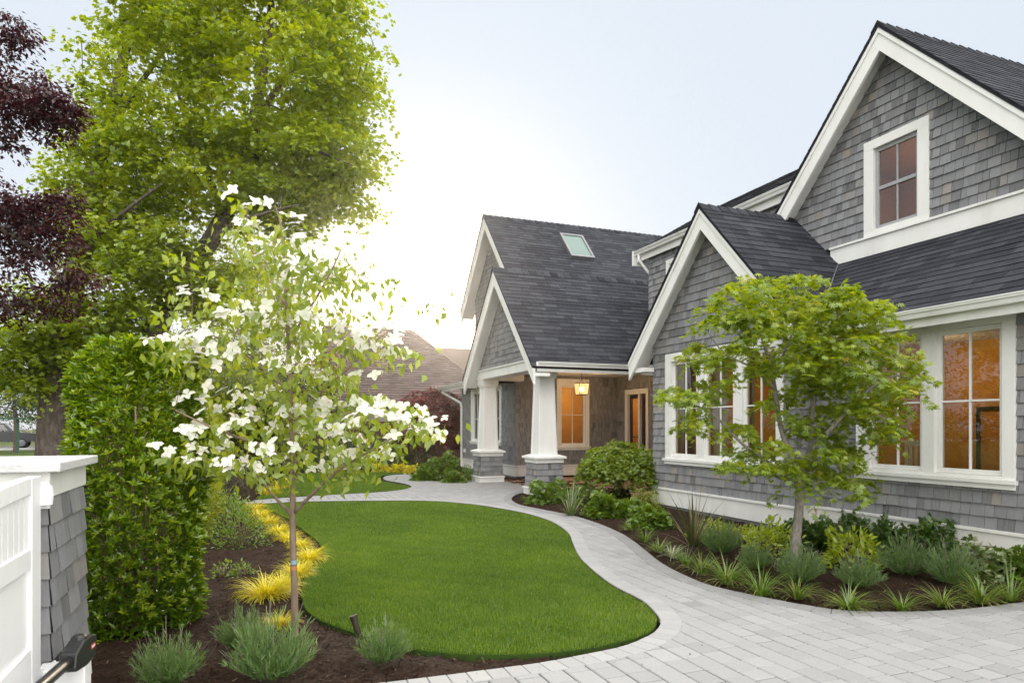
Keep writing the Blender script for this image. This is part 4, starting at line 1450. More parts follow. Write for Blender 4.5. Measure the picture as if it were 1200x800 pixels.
def mound_parts(Tm, n, rx, ry, h, ls, z0=.0, shell=.55, seed=0, tint=(.5, .2), droop=.3, lump=.18, upright=.3):
    """leaves spread through a lumpy half-ellipsoid"""
    d = rdir(n, -.05, 1)
    r = shell + (1 - shell) * RNG.random(n) ** .5
    lum = 1 + lump * np.sin(3.1 * d[:, 0] * 2 + seed) * np.cos(2.7 * d[:, 1] * 2 + seed * 1.7) + lump * .7 * np.sin(d[:, 2] * 5 + 4 * d[:, 0] + seed * 2.3)
    r = r * lum
    p = d * np.array((rx, ry, h)) * r[:, None] + np.array((0, 0, z0))
    out_d = nrm(d + RNG.normal(0, .45, (n, 3)) + np.array((0, 0, upright - droop)))
    nor = nrm(d * .6 + np.array((0, 0, .9)) + RNG.normal(0, .35, (n, 3)))
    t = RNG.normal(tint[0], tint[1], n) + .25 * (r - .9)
    return leaves(Tm, p, out_d, nor, ls * RNG.uniform(.65, 1.15, n), t)


def stems_mb(rx, ry, h, n=9, rad=.006, z=0):
    mb = MB()
    for k in range(n):
        a = RNG.uniform(0, 6.283); q = RNG.uniform(.3, .8)
        e = np.array((math.cos(a) * rx * q, math.sin(a) * ry * q, h * RNG.uniform(.6, .85)))
        m_ = e * .45 + np.array((0, 0, h * .12))
        mb.tube([(0.02 * math.cos(a), .02 * math.sin(a), -.03), m_, e], [rad, rad * .7, rad * .35], 5)
    return mb


def local_build(mb, name, m, parent, smooth=True):
    """mesh given about the parent's origin"""
    o = abs_loc(parent)
    mb.v = [(x + o.x, y + o.y, z + o.z) for x, y, z in mb.v]
    return mb.build(name, m, parent, smooth)


def plant(name, base, label, cat, parts, m, group=None, stems=None, stem_mat='twig', child='foliage'):
    t = thing(name, tuple(base), label, cat, group)
    np_obj(child, parts, m, t, world_pts=False)
    if stems is not None:
        local_build(stems, 'stem', M[stem_mat], t)
    return t


Z0 = .03
gp = lambda u, v, z=Z0: tuple(G(u, v, z))

# --- lavender mounds
lav_a = [lavender_parts(170, .24, .34), lavender_parts(150, .22, .30)]
spots = [  # (u, v, radius scale, label)
    (197, 806, .78, "small grey green lavender in bare mulch in front of the laurel bush"),
    (318, 800, 1.12, "largest grey green lavender in front of the thin flowering dogwood trunk"),
    (284, 762, .70, "small lavender tucked behind the large one left of the dogwood trunk"),
    (450, 778, .80, "rounded lavender on the lawn's front mulch edge beside the bronze spotlight"),
    (846, 650, .98, "lavender mound right of the tall phormium, nearest the grey bay wall"),
    (885, 668, .86, "lavender mound between the lime shrub and the path, left of the japanese maple trunk"),
    (938, 684, .98, "lavender with brown spent flower stalks at the foot of the japanese maple trunk"),
    (1006, 690, 1.0, "lavender mound below the lime green shrub, right of the japanese maple trunk"),
    (1062, 676, 1.12, "broad lavender under the wide right hand window, left of its neighbour"),
    (1112, 686, 1.12, "broad lavender under the wide right hand window, nearest the white variegated shrub"),
    (985, 640, .7, "dark lavender close to the white skirting behind the lime shrub"),
]
lav_roots = []
for i, (u, v, k, lb) in enumerate(spots):
    if i < 2:
        r_ = plant("lavender", gp(u, v), lb, "lavender", lav_a[i], LF['lav'], "lavender mounds in the flower beds")
        k *= 1.12
        r_.scale = (k, k, k)
        lav_roots.append(r_)
    else:
        copy_thing(lav_roots[i % 2], gp(u, v), random.uniform(0, 6), tuple(k * f * (1.12 if v > 700 else 1.08) for f in (random.uniform(.95, 1.1), 1, random.uniform(.92, 1.08))), lb)

# --- carex / day-lily tufts along the bed edge
cx_spots = [
    (615, 586, .55, "upright pale grass tuft in the bed tip in front of the porch column's base"),
    (635, 592, .42, "small grass tuft at the narrow bed tip, second from the porch column"),
    (690, 606, .50, "strappy grass tuft by the path between the straw phormium and the leafy perennial"),
    (738, 620, .62, "strappy grass tuft behind the path bend, below the laceleaf maple"),
    (756, 634, .66, "strappy grass tuft at the path bend below the green perennial mounds"),
    (772, 646, .72, "grass tuft beside the path just left of the white edged carex"),
    (788, 652, .85, "white edged carex with the palest blades at the path bend"),
    (804, 662, .66, "narrow green carex between the white edged one and its yellow neighbour"),
    (822, 670, .80, "fresh green carex in front of the tall phormium"),
    (852, 682, .95, "wide arching carex with tan blades beside the path in front of the first lavenders"),
    (892, 696, .92, "tall thin bladed carex by the plant tag left of the japanese maple trunk"),
    (934, 700, .72, "green carex at the path edge in front of the japanese maple trunk"),
    (994, 712, .78, "low spidery carex on bare mulch in front of the lavender right of the trunk"),
    (1057, 714, .64, "small carex alone on the bare mulch below the left broad lavender"),
    (1104, 709, .74, "carex at the path edge below the right broad lavender"),
    (1150, 705, .88, "carex at the path edge in front of the white variegated shrub"),
    (1184, 702, .82, "carex with pale yellow margins at the photo's right edge by the paving"),
]
cx_roots = []
for i, (u, v, k, lb) in enumerate(cx_spots):
    if i < 3:
        parts = [tuft((110, 70, 90)[i], (.34, .40, .32)[i], .05, (.011, .010, .012)[i], tint=((.1, .75), (.2, .6), (.1, .95))[i], e=(.7, 1.5), curv=(.7, 2.0))]
        if i == 0:
            parts.append(tuft(35, .30, .05, .008, tint=(.7, 1.0), e=(.5, 1.2), curv=(1.2, 2.2)))
        r_ = plant("carex", gp(u, v), lb, "ornamental grass", parts, LF['carex'], "strappy grasses edging the house bed", child='blades')
        r_.scale = (k, k, k)
        cx_roots.append(r_)
    elif i == 6:
        r_ = plant("carex", gp(u, v), lb, "ornamental grass", [tuft(110, .30, .06, .012, tint=(.55, 1.0), e=(.6, 1.45), curv=(1.0, 2.0))], LF['varieg'], "strappy grasses edging the house bed", child='blades')
        r_.scale = (k, k, k)
    else:
        copy_thing(cx_roots[i % 3], gp(u, v), random.uniform(0, 6), (k * 1.25, k * 1.25, k * 1.2 * random.uniform(.85, 1.1)), lb)

# --- golden hakone grass, left bed
gold_spots = [
    (311, 697, 1.0, "largest golden grass clump on the mulch left of the dogwood trunk"),
    (329, 688, .8, "golden grass clump tucked behind the largest one left of the dogwood trunk"),
    (327, 732, .55, "small golden grass clump just behind the lavender by the dogwood trunk"),
    (347, 672, .82, "golden grass clump behind the dogwood trunk near its coloured tape"),
    (362, 655, .88, "golden grass clump touching the lawn's widest left curve"),
    (352, 640, .7, "golden grass clump at the lawn edge above the widest left curve"),
    (338, 632, .8, "golden grass clump at the lawn edge behind the azalea, right end of the far row"),
    (326, 624, .85, "golden grass clump in the far row, second from its lawn end"),
    (315, 614, .9, "golden grass clump in the far row, third from its lawn end"),
    (305, 606, .95, "golden grass clump in the far row, fourth from its lawn end"),
    (298, 598, 1.0, "golden grass clump at the paved path's left end"),
    (316, 578, 1.1, "golden grass clump beyond the path, nearest the paving"),
    (328, 571, 1.1, "golden grass clump beyond the path, halfway along the back lawn's edge"),
    (338, 565, 1.0, "golden grass clump beyond the path, farthest one beside the back lawn"),
]
gr = []
for i, (u, v, k, lb) in enumerate(gold_spots):
    if i < 2:
        r_ = plant("golden_grass", gp(u, v), lb, "golden grass", [tuft(420, .34, .09, .010, e=(.35, 1.35), curv=(.9, 2.0), tint=(.1, .95), segs=4)], LF['gold'], "golden grass clumps", child='blades')
        r_.scale = (k, k, k * .92)
        gr.append(r_)
    else:
        copy_thing(gr[i % 2], gp(u, v), random.uniform(0, 6), (k, k, k * .92), lb)
for i, (u, v, lb) in enumerate(((448, 552.5, "low golden shrub behind the back lawn, leftmost of three"), (468, 552.5, "low golden shrub behind the back lawn, middle of three"), (486, 554, "low golden shrub behind the back lawn, beside the leafy bed by the red maple"))):
    plant("golden_shrub", gp(u, v), lb, "shrub", [mound_parts(TUFTL, 260, .33, .33, .26, .07, tint=(.5, .25))], LF['gold'], "low golden shrubs at the back lawn")

# --- phormiums
for (u, v, k, lb, n, mt, gl) in ((812, 640, 1.0, "tall bronze green phormium with sword leaves against the bay's white skirting", 34, LF['phorm'], None),
                                (668, 604, .82, "straw coloured spiky phormium in front of the porch floor", 38, LF['varieg'], None)):
    plant("phormium", gp(u, v), lb, "phormium", [tuft(n, .80 * k, .05, .028 * k, curv=(.05, .75), e=(.95, 1.5), tint=(.1, 1.0), segs=6), tuft(n // 2, .5 * k, .06, .024 * k, curv=(.3, 1.0), e=(.5, 1.2), tint=(.1, 1.0), segs=6)], mt, child='blades')

# --- leafy shrubs of the house bed:  u, v, rx, h, leaf, n, template, mat, name, label, cat
shr = [
    (648, 588, .52, .36, .06, 900, TUFTL, 'green', "low_shrub", "spreading mid green low shrub in front of the porch column pedestal", "shrub"),
    (684, 590, .30, .30, .05, 420, TUFTL, 'green', "low_shrub", "small shrub between the straw phormium and the porch floor", "shrub"),
    (708, 604, .32, .30, .07, 800, TUFTL, 'green', "leafy_perennial", "bright leafy perennial mound left of the path bend below the laceleaf maple", "perennial"),
    (735, 606, .30, .24, .07, 600, TUFTL, 'green', "leafy_perennial", "leafy perennial mound in front of the laceleaf maple trunk", "perennial"),
    (752, 596, .34, .26, .04, 700, LEAF, 'lime', "low_hedge_shrub", "clipped yellow green low shrub right of the laceleaf maple trunk", "shrub"),
    (764, 618, .30, .26, .07, 700, TUFTL, 'green', "leafy_perennial", "leafy perennial mound beside the bay's left corner", "perennial"),
    (722, 588, .30, .24, .05, 420, TUFTL, 'dark', "low_shrub", "dark low shrub at the foot of the laceleaf maple", "shrub"),
    (838, 632, .34, .20, .04, 600, LEAF, 'lime', "ground_cover_shrub", "yellow green low shrub under the bay window behind the lavender", "shrub"),
    (872, 636, .34, .20, .04, 600, LEAF, 'lime', "ground_cover_shrub", "yellow green low shrub under the bay window nearest the lime shrub", "shrub"),
    (904, 650, .29, .30, .085, 330, OVAL, 'lime', "lime_shrub", "lime green rosette shrub left of the japanese maple trunk", "shrub"),
    (1000, 666, .32, .32, .085, 360, OVAL, 'lime', "lime_shrub", "lime green rosette shrub right of the japanese maple trunk", "shrub"),
    (950, 640, .40, .30, .065, 900, ML, 'helle', "hellebore", "dark green hellebore behind the japanese maple trunk at the wall corner", "hellebore"),
    (1002, 632, .36, .28, .065, 760, ML, 'helle', "hellebore", "dark green hellebore against the white skirting right of the wall corner", "hellebore"),
    (1046, 646, .30, .30, .07, 480, ML, 'helle', "hellebore", "loose hellebore under the left sash of the wide window", "hellebore"),
    (1090, 652, .32, .36, .07, 520, ML, 'helle', "hellebore", "tall loose hellebore below the middle of the wide window", "hellebore"),
    (1140, 676, .28, .27, .05, 420, TUFTL, 'varieg', "variegated_shrub", "white variegated shrub in front of the skirting below the wide window", "shrub"),
    (1196, 676, .34, .26, .062, 620, ML, 'green', "hellebore", "leafy green hellebore at the photo's right edge by the skirting", "hellebore"),
    (700, 562, .48, .62, .06, 700, LEAF, 'dark', "dark_shrub", "dark shrub on the porch against the brown shingle wall", "shrub"),
    # left bed
    (281, 640, .32, .46, .045, 800, OVAL, 'green', "azalea", "twiggy small leaved azalea in the left bed near the golden grasses", "shrub"),
    (262, 614, .40, .44, .045, 900, OVAL, 'green', "azalea", "rounded azalea behind the twiggy one in the left bed", "shrub"),
    (261, 676, .11, .12, .04, 90, OVAL, 'green', "seedling", "tiny leafy seedling on bare mulch left of its twin", "seedling"),
    (284, 676, .11, .12, .04, 90, OVAL, 'green', "seedling", "tiny leafy seedling on bare mulch below the azalea", "seedling"),
    (262, 590, .55, .46, .05, 900, NARROW, 'lav', "juniper", "blue grey low juniper at the left end of the path", "shrub"),
    (288, 574, .65, .50, .05, 900, NARROW, 'lav', "juniper", "blue grey low juniper beyond the path's left end", "shrub"),
    # bed by the far wing
    (500, 562.5, .36, .36, .09, 620, TUFTL, 'green', "leafy_perennial", "leafy perennial left in the small round bed by the far wing", "perennial"),
    (521, 563, .40, .62, .08, 900, TUFTL, 'green', "leafy_perennial", "tallest leafy plant in the small round bed by the far wing", "perennial"),
    (545, 563, .42, .30, .05, 900, LEAF, 'green', "box_shrub", "clipped box shrub beside the far porch column", "shrub"),
    (532, 565, .32, .26, .06, 500, TUFTL, 'green', "leafy_perennial", "low leafy plant at the front of the small round bed by the far wing", "perennial"),
]
for i, (u, v, rx, h, ls, n, tm, mt, nm, lb, ct) in enumerate(shr):
    n = int(n * 1.5); rx *= 1.12; h *= 1.15
    parts = [mound_parts(tm, n, rx * .9, rx * .9, h, ls * (.8 if tm is ML else 1), seed=i, z0=.0 if h < .5 else .02, shell=.35 if tm is ML else .5, lump=.22)]
    plant(nm, gp(u, v), lb, ct, parts, LF[mt], stems=stems_mb(rx, rx, h, 9, .005))

# --- laurel/pieris bush by the pillar and hedge behind it
q = G(157, 752, .0)


def bush_prof(z, a, sd):
    """radius of a tall bush at relative height z: narrow foot, full middle, uneven domed top"""
    top = .97 + .07 * np.sin(a * 2 + sd) + .05 * np.sin(a * 3 + sd * 2.1)
    q = np.clip(z / top, 0, 1)
    return np.where(q < .35, .72 + .80 * q, np.where(q > .40, np.sqrt(np.maximum(0, 1 - ((q - .40) / .61) ** 2.0)), 1.0))


def column_parts(Tm, n, rx, ry, h, ls, mt_seed, shell=.72, tint=(.5, .2), up=.35):
    z = RNG.uniform(.0, 1, n)
    a = RNG.uniform(0, 6.283, n)
    prof = bush_prof(z, a, mt_seed)
    lum = 1 + .13 * np.sin(a * 3 + z * 9 + mt_seed) + .08 * np.sin(a * 5 - z * 14 + mt_seed * 2) + .07 * np.sin(a * 9 + z * 23)
    r = (shell + (1 - shell) * RNG.random(n) ** .5) * prof * lum
    p = np.stack([np.cos(a) * rx * r, np.sin(a) * ry * r, z * h], 1)
    o = np.stack([np.cos(a), np.sin(a), np.full(n, .35)], 1)
    d = nrm(o + RNG.normal(0, .5, (n, 3)) + np.array((0, 0, up - .25)))
    nor = nrm(o * .5 + np.array((0, 0, 1.0)) + RNG.normal(0, .35, (n, 3)))
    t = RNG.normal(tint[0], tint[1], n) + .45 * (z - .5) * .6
    return leaves(Tm, p, d, nor, ls * RNG.uniform(.6, 1.15, n), t)


bush = thing("laurel_bush", tuple(q + np.array((-.03, .30, 0))), "tall glossy dark green laurel bush with brown seed heads beside the pillar", "bush")
np_obj("foliage", [column_parts(LAUREL, 24000, .47, .47, 2.13, .064, 1.3, tint=(.42, .2))], LF['laurel'], bush, world_pts=False)
# rosettes of whorled pale young leaves at the shoot tips
nz = 1000
z = RNG.uniform(.08, .97, nz); a = RNG.uniform(0, 6.283, nz)
prof = bush_prof(z, a, 1.3) * (1 + .13 * np.sin(a * 3 + z * 9 + 1.3) + .08 * np.sin(a * 5 - z * 14 + 2.6))
c0 = np.stack([np.cos(a) * .485 * prof, np.sin(a) * .485 * prof, z * 2.11], 1)
P0, D0, N0 = [], [], []
for i in range(nz):
    k = 9
    aa = np.arange(k) * 2.4 + RNG.uniform(0, 6)
    ax = nrm(np.array((math.cos(a[i]), math.sin(a[i]), .9)))
    e1 = nrm(np.cross(ax, (0.1, .2, 1))); e2 = np.cross(ax, e1)
    dirs = np.cos(aa)[:, None] * e1 + np.sin(aa)[:, None] * e2 + ax * .35
    P0.append(np.repeat(c0[i][None], k, 0)); D0.append(dirs + ax * .95); N0.append(np.repeat(ax[None], k, 0))
P0, D0, N0 = map(np.concatenate, (P0, D0, N0))
np_obj("young_leaves", [leaves(LAUREL, P0, D0 + RNG.normal(0, .25, D0.shape), N0, RNG.uniform(.036, .068, len(P0)), RNG.normal(.66, .2, len(P0)))], LF['laurel'], bush, world_pts=False)
sp_ = []
for i in range(85):
    aa = RNG.uniform(0, 6.283); zz_ = RNG.uniform(.35, .98) * 2.0
    pr = float(bush_prof(np.array(zz_ / 2.08), np.array(aa), 1.3))
    b0 = np.array((math.cos(aa) * .48 * pr, math.sin(aa) * .48 * pr, zz_))
    k = 34
    t = RNG.random(k)
    ax = nrm(np.array((math.cos(aa) * .8, math.sin(aa) * .8, RNG.uniform(-.2, 1.0))))
    p = b0 + ax * (t * .13)[:, None] + RNG.normal(0, .009, (k, 3))
    sp_.append(leaves(NARROW, p, rdir(k), rdir(k), np.full(k, .02), RNG.normal(.5, .25, k)))
np_obj("seed_heads", sp_, LF['seed'], bush, world_pts=False)
s = MB()
for k in range(16):
    a = RNG.uniform(0, 6.283); r1 = RNG.uniform(.12, .34)
    s.tube([(.08 * math.cos(a), .08 * math.sin(a), -.05), (.6 * r1 * math.cos(a), .6 * r1 * math.sin(a), .6), (r1 * math.cos(a), r1 * math.sin(a), RNG.uniform(1.2, 1.85))], [.018, .012, .005], 6)
local_build(s, "stem", M['twig'], bush)

hed = [(222, 640, .55, 1.75), (232, 612, .62, 1.95), (238, 594, .70, 2.0), (240, 582, .78, 2.1), (238, 573, .9, 2.2)]
hl = ["bright green hedge shrub directly behind the dark laurel bush", "bright green hedge shrub, second behind the laurel bush", "bright green hedge shrub, middle of the row along the left bed", "bright green hedge shrub, fourth behind the laurel bush", "bright green hedge shrub, farthest of the row by the juniper"]
for i, ((u, v, rx, h), lb) in enumerate(zip(hed, hl)):
    b_ = G(u, v, 0)
    t = thing("hedge_shrub", tuple(b_ + np.array((-rx * .40, .2, 0))), lb, "hedge", "hedge shrubs along the left bed")
    np_obj("foliage", [column_parts(OVAL, 12000, rx, rx, h, .05, i * 1.7, tint=(.55, .22))], LF['hedge'], t, world_pts=False)
    local_build(stems_mb(rx * .7, rx * .7, h, 10, .014), "stem", M['twig'], t)

# ------------------------------------------------------------------ trees
def grow(main, targets, tip=.006, n=6, lift=.12, sides=7, jitter=.06, rcap=.045):
    """main: list of (points, radii) limbs; every target gets a curved twig to the nearest wood, growing outwards"""
    mb = MB()
    nodes, rad = [], []
    for pts, rr in main:
        pts = [np.asarray(p, float) for p in pts]
        fine, fr_ = [], []
        for i in range(len(pts) - 1):
            p0 = pts[max(i - 1, 0)]; p1 = pts[i]; p2 = pts[i + 1]; p3 = pts[min(i + 2, len(pts) - 1)]
            for j in range(5):
                t = j / 5
                fine.append(.5 * ((2 * p1) + (-p0 + p2) * t + (2 * p0 - 5 * p1 + 4 * p2 - p3) * t * t + (-p0 + 3 * p1 - 3 * p2 + p3) * t ** 3))
                fr_.append(rr[i] + (rr[i + 1] - rr[i]) * t)
        fine.append(pts[-1]); fr_.append(rr[-1])
        mb.tube(fine, fr_, sides + 3)
        k0 = len(fine) // 4
        nodes += fine[k0:]; rad += fr_[k0:]
    A = np.array(nodes); Rd = np.array(rad)
    targets = np.asarray(targets)
    order = np.argsort([np.min(np.linalg.norm(A - t, axis=1)) for t in targets])
    for oi in order:
        t = targets[oi]
        d = np.linalg.norm(A - t, axis=1) + np.maximum(0, A[:, 2] - t[2]) * .9
        j = int(np.argmin(d))
        a = A[j]
        L = np.linalg.norm(t - a)
        if L < .02: continue
        c = (a + t) / 2 + np.array((0, 0, lift * L)) + RNG.normal(0, jitter * L, 3)
        r0 = min(Rd[j] * .7, rcap, .004 + L * .022 + tip)
        ts = np.linspace(0, 1, n)
        pts = [(1 - q) ** 2 * a + 2 * q * (1 - q) * c + q * q * t for q in ts]
        rr = [r0 + (tip - r0) * q for q in ts]
        mb.tube(pts, rr, 5)
        A = np.concatenate([A, np.array(pts[1:])]); Rd = np.concatenate([Rd, np.array(rr[1:])])
    return mb


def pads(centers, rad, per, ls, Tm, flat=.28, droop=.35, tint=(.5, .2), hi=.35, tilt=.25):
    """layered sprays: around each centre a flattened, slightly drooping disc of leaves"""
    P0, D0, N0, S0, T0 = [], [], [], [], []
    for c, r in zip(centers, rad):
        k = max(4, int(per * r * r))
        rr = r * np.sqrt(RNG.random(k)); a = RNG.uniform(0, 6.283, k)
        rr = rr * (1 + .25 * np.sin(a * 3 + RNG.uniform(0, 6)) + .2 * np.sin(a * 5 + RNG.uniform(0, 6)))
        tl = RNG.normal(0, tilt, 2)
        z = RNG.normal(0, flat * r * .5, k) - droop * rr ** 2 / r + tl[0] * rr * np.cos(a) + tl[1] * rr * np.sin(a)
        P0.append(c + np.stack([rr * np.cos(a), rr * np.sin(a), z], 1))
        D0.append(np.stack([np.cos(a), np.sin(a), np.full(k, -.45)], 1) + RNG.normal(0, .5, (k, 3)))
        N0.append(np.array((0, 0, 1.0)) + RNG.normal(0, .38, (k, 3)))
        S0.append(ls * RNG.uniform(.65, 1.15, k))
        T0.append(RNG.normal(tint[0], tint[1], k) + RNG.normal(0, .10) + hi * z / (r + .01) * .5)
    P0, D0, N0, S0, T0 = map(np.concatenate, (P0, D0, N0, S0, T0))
    return leaves(Tm, P0, D0, N0, S0, T0)


def tree(name, base, label, main, targets, rads, per, ls, Tm, lf, bark, flat=.28, droop=.35, tint=(.5, .2), cat="tree", group=None, **kw):
    t = thing(name, tuple(base), label, cat, group)
    grow(main, targets, **kw).build("trunk", M[bark], t, smooth=True)
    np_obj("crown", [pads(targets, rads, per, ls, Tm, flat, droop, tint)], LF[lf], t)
    return t


def env(center, r, n, shell=.25):
    d = rdir(n)
    q = (shell + (1 - shell) * RNG.random(n) ** .6)[:, None]
    return np.asarray(center) + d * q * np.asarray(r)


# big street maples (left). both stand about 18-20 m away
DA = 19.0
pa = lambda u, v, d=DA: P(u, v, d)
base = pa(62, 500); base[2] = 0
mainA = [([base + (0, 0, -.2), pa(60, 520), pa(66, 440), pa(84, 340), pa(105, 240), pa(128, 150), pa(150, 40), pa(165, -60)], [.46, .38, .34, .31, .26, .2, .12, .03]),
         ([pa(80, 350), pa(112, 280, 18.6), pa(150, 245, 18), pa(190, 215, 17.6)], [.13, .09, .05, .015]),
         ([pa(128, 150), pa(170, 90, 19.4), pa(215, 30, 19.8)], [.13, .07, .015])]
ce = np.concatenate([env(pa(180, 95), (1.75, 2.2, 3.6), 150, .45), env(pa(160, 285), (1.5, 1.8, 2.0), 80), env(pa(105, 225), (.9, 1.4, 2.2), 60), env(pa(100, 385), (2.0, 1.8, 1.3), 100), env(pa(30, 425), (1.5, 1.5, 1.1), 60), env(pa(205, -60), (2.6, 2.6, 2.0), 60)])
rd = RNG.uniform(.42, .80, len(ce))
tree("maple_tree", base, "big yellow green maple rising behind the purple tree, with a thick upright trunk", mainA, ce, rd, 200, .118, ML, 'maple', 'bark', tint=(.45, .2), group="two big street maples", flat=.3, tip=.012)

DB = 20.0
pb = lambda u, v, d=DB: P(u, v, d)
base = pb(168, 500); base[2] = 0
mainB = [([base + (0, 0, -.2), pb(170, 470), pb(178, 400), pb(205, 340), pb(245, 285), pb(280, 215), pb(298, 140), pb(312, 60), pb(320, -20), pb(325, -70)], [.46, .40, .36, .3, .25, .21, .17, .12, .07, .03]),
         ([pb(283, 205), pb(320, 165, 19.4), pb(365, 175, 19), pb(415, 195, 18.8)], [.13, .09, .05, .015]),
         ([pb(290, 175), pb(320, 110, 20.6), pb(365, 60, 21), pb(400, 20, 21)], [.13, .09, .05, .015]),
         ([pb(260, 255), pb(240, 190, 20.8), pb(215, 130, 21), pb(195, 60, 21)], [.12, .09, .05, .015]),
         ([pb(225, 312), pb(265, 268, 19), pb(310, 250, 18.4), pb(350, 240, 18)], [.09, .065, .04, .012])]
ce = np.concatenate([env(pb(335, 95), (2.75, 2.6, 4.2), 340, .4), env(pb(290, 205), (3.1, 2.4, 1.75), 130, .45), env(pb(400, 165), (1.2, 1.8, 2.5), 60), env(pb(225, 320), (1.5, 1.5, 1.3), 50), env(pb(300, -80), (3.2, 2.8, 1.5), 70)])
rd = RNG.uniform(.42, .80, len(ce))
tree("maple_tree", base, "big yellow green maple with a trunk leaning right and a rounded crown against the sky", mainB, ce, rd, 200, .118, ML, 'maple', 'bark', tint=(.52, .2), group="two big street maples", flat=.3, tip=.012)

# purple plum at the far left
DP = 9.0
pq = lambda u, v, d=DP: P(u, v, d)
base = pq(-230, 500); base[2] = 0
mainP = [([base + (0, 0, -.2), pq(-228, 420), pq(-200, 300), pq(-150, 180), pq(-100, 60), pq(-60, -40)], [.2, .16, .14, .11, .07, .04]),
         ([pq(-190, 280), pq(-110, 240), pq(-40, 250), pq(30, 285), pq(75, 330)], [.09, .07, .05, .035, .02]),
         ([pq(-150, 180), pq(-80, 130), pq(-10, 100), pq(40, 110), pq(80, 130)], [.08, .06, .045, .03, .015]),
         ([pq(-200, 330), pq(-120, 330), pq(-50, 340), pq(15, 365)], [.08, .06, .04, .02])]
ce = np.concatenate([env(pq(8, 120), (.72, .8, .68), 70, .2), env(pq(70, 130), (.28, .5, .30), 22, .1), env(pq(12, 262), (.72, .8, .62), 74, .2), env(pq(62, 262), (.34, .5, .5), 24, .1), env(pq(20, 345), (.7, .8, .40), 36, .1), env(pq(90, 322), (.22, .3, .10), 8, .1), env(pq(-110, 200), (1.0, 1.0, 1.7), 60, .1), env(pq(5, 40), (.35, .5, .3), 14, .1)])
rd = RNG.uniform(.11, .26, len(ce))
tree("purple_plum_tree", base, "dark purple leaved plum tree overhanging the left edge of the photo", mainP, ce, rd, 1700, .075, LEAF, 'plum', 'bark', flat=.5, droop=.3, tint=(.42, .22), tip=.004)

# japanese maple in front of the house
bj = G(933, 668, .0)
DJ = 800 * 1.5 / 168
jq = lambda u, v, d=0.0: P(u, v, DJ + d)
mainJ = [([bj + (0, 0, -.1), jq(932, 640), jq(936, 600), jq(937, 562), jq(928, 535), jq(915, 500, .1), jq(905, 440, .1), jq(890, 385, 0), jq(872, 345, -.1)], [.062, .052, .046, .044, .032, .027, .022, .016, .008]),
         ([jq(937, 562), jq(950, 525, .1), jq(952, 480, .2), jq(962, 430, .2), jq(975, 380, .3), jq(985, 350, .3)], [.038, .03, .026, .02, .014, .007]),
         ([jq(948, 530), jq(985, 490, -.2), jq(1020, 455, -.3), jq(1050, 440, -.4), jq(1080, 450, -.4)], [.026, .02, .015, .01, .005]),
         ([jq(936, 572), jq(905, 545, -.1), jq(870, 520, -.2), jq(835, 485, -.2), jq(800, 470, -.2), jq(780, 468, -.2)], [.024, .019, .015, .011, .008, .004]),
         ([jq(908, 455), jq(880, 430, .2), jq(850, 415, .3), jq(830, 390, .3)], [.016, .012, .008, .005]),
         ([jq(942, 555), jq(970, 540, -.3), jq(1000, 560, -.4), jq(1008, 580, -.4)], [.016, .012, .008, .004]),
         ([jq(905, 440), jq(925, 400, -.3), jq(938, 360, -.4), jq(945, 340, -.4)], [.014, .011, .008, .005])]
jp = [(862, 335, 36), (896, 335, 40), (930, 350, 38), (968, 358, 40), (1000, 362, 36), (848, 372, 34), (885, 372, 40), (925, 390, 46), (965, 398, 46), (1005, 400, 42), (1040, 398, 32), (1052, 425, 34), (1020, 440, 42),
      (985, 440, 46), (950, 440, 42), (1078, 448, 20), (1055, 458, 30), (1025, 475, 40), (990, 490, 46), (955, 480, 40), (1012, 508, 34), (1046, 500, 24), (868, 405, 28), (838, 412, 28), (812, 418, 18), (900, 430, 28), (845, 455, 26),
      (812, 462, 26), (785, 466, 18), (825, 490, 24), (800, 500, 15), (872, 500, 26), (900, 520, 26), (870, 535, 26), (895, 552, 22), (855, 548, 18), (955, 545, 40), (985, 530, 36), (1000, 556, 28), (1006, 580, 16), (930, 545, 22), (945, 325, 22), (985, 342, 26), (1035, 375, 20), (915, 470, 24), (968, 415, 40), (938, 420, 36)]
ce, rd = [], []
for (u, v, r_) in jp:
    for k in range(3):
        dz = RNG.uniform(-.75, .55)
        ce.append(jq(u + RNG.normal(0, r_ * .35), v + RNG.normal(0, r_ * .22), dz)); rd.append(r_ / 800 * DJ * RNG.uniform(.55, .85))
tree("japanese_maple", bj, "small green japanese maple with a pale speckled trunk in front of the grey wall corner", mainJ, np.array(ce), rd, 2100, .064, JM, 'jmaple', 'bark_pale', flat=.22, droop=.42, tint=(.46, .2), tip=.0025, rcap=.012)

# laceleaf maple mound near the porch
bl = G(727, 590, .0)
DL = 800 * 1.5 / 90
lq = lambda u, v, d=0.0: P(u, v, DL + d)
mainL = [([bl + (0, 0, -.05), lq(726, 578), lq(722, 562), lq(712, 548), lq(700, 545)], [.05, .042, .034, .022, .01]), ([lq(725, 570), lq(736, 550, .2), lq(748, 532, .3), lq(755, 528, .3)], [.035, .028, .018, .008]), ([lq(723, 566), lq(726, 545, -.3), lq(730, 525, -.3)], [.03, .022, .01])]
ce, rd = [], []
for k in range(200):
    a = RNG.uniform(0, 6.283); q_ = math.sqrt(RNG.random()); ph = math.sqrt(max(0, 1 - q_ ** 2))
    ce.append(lq(728, 556) + np.array((math.cos(a) * q_ * .78, math.sin(a) * q_ * .78, -.12 + ph * .80 * RNG.uniform(.7, 1.0)))); rd.append(RNG.uniform(.14, .26))
tree("laceleaf_maple", bl, "low domed laceleaf maple by the porch entrance", mainL, np.array(ce), rd, 1500, .06, JM, 'lace', 'twig', flat=.2, droop=.7, tint=(.45, .2), tip=.003, rcap=.015)

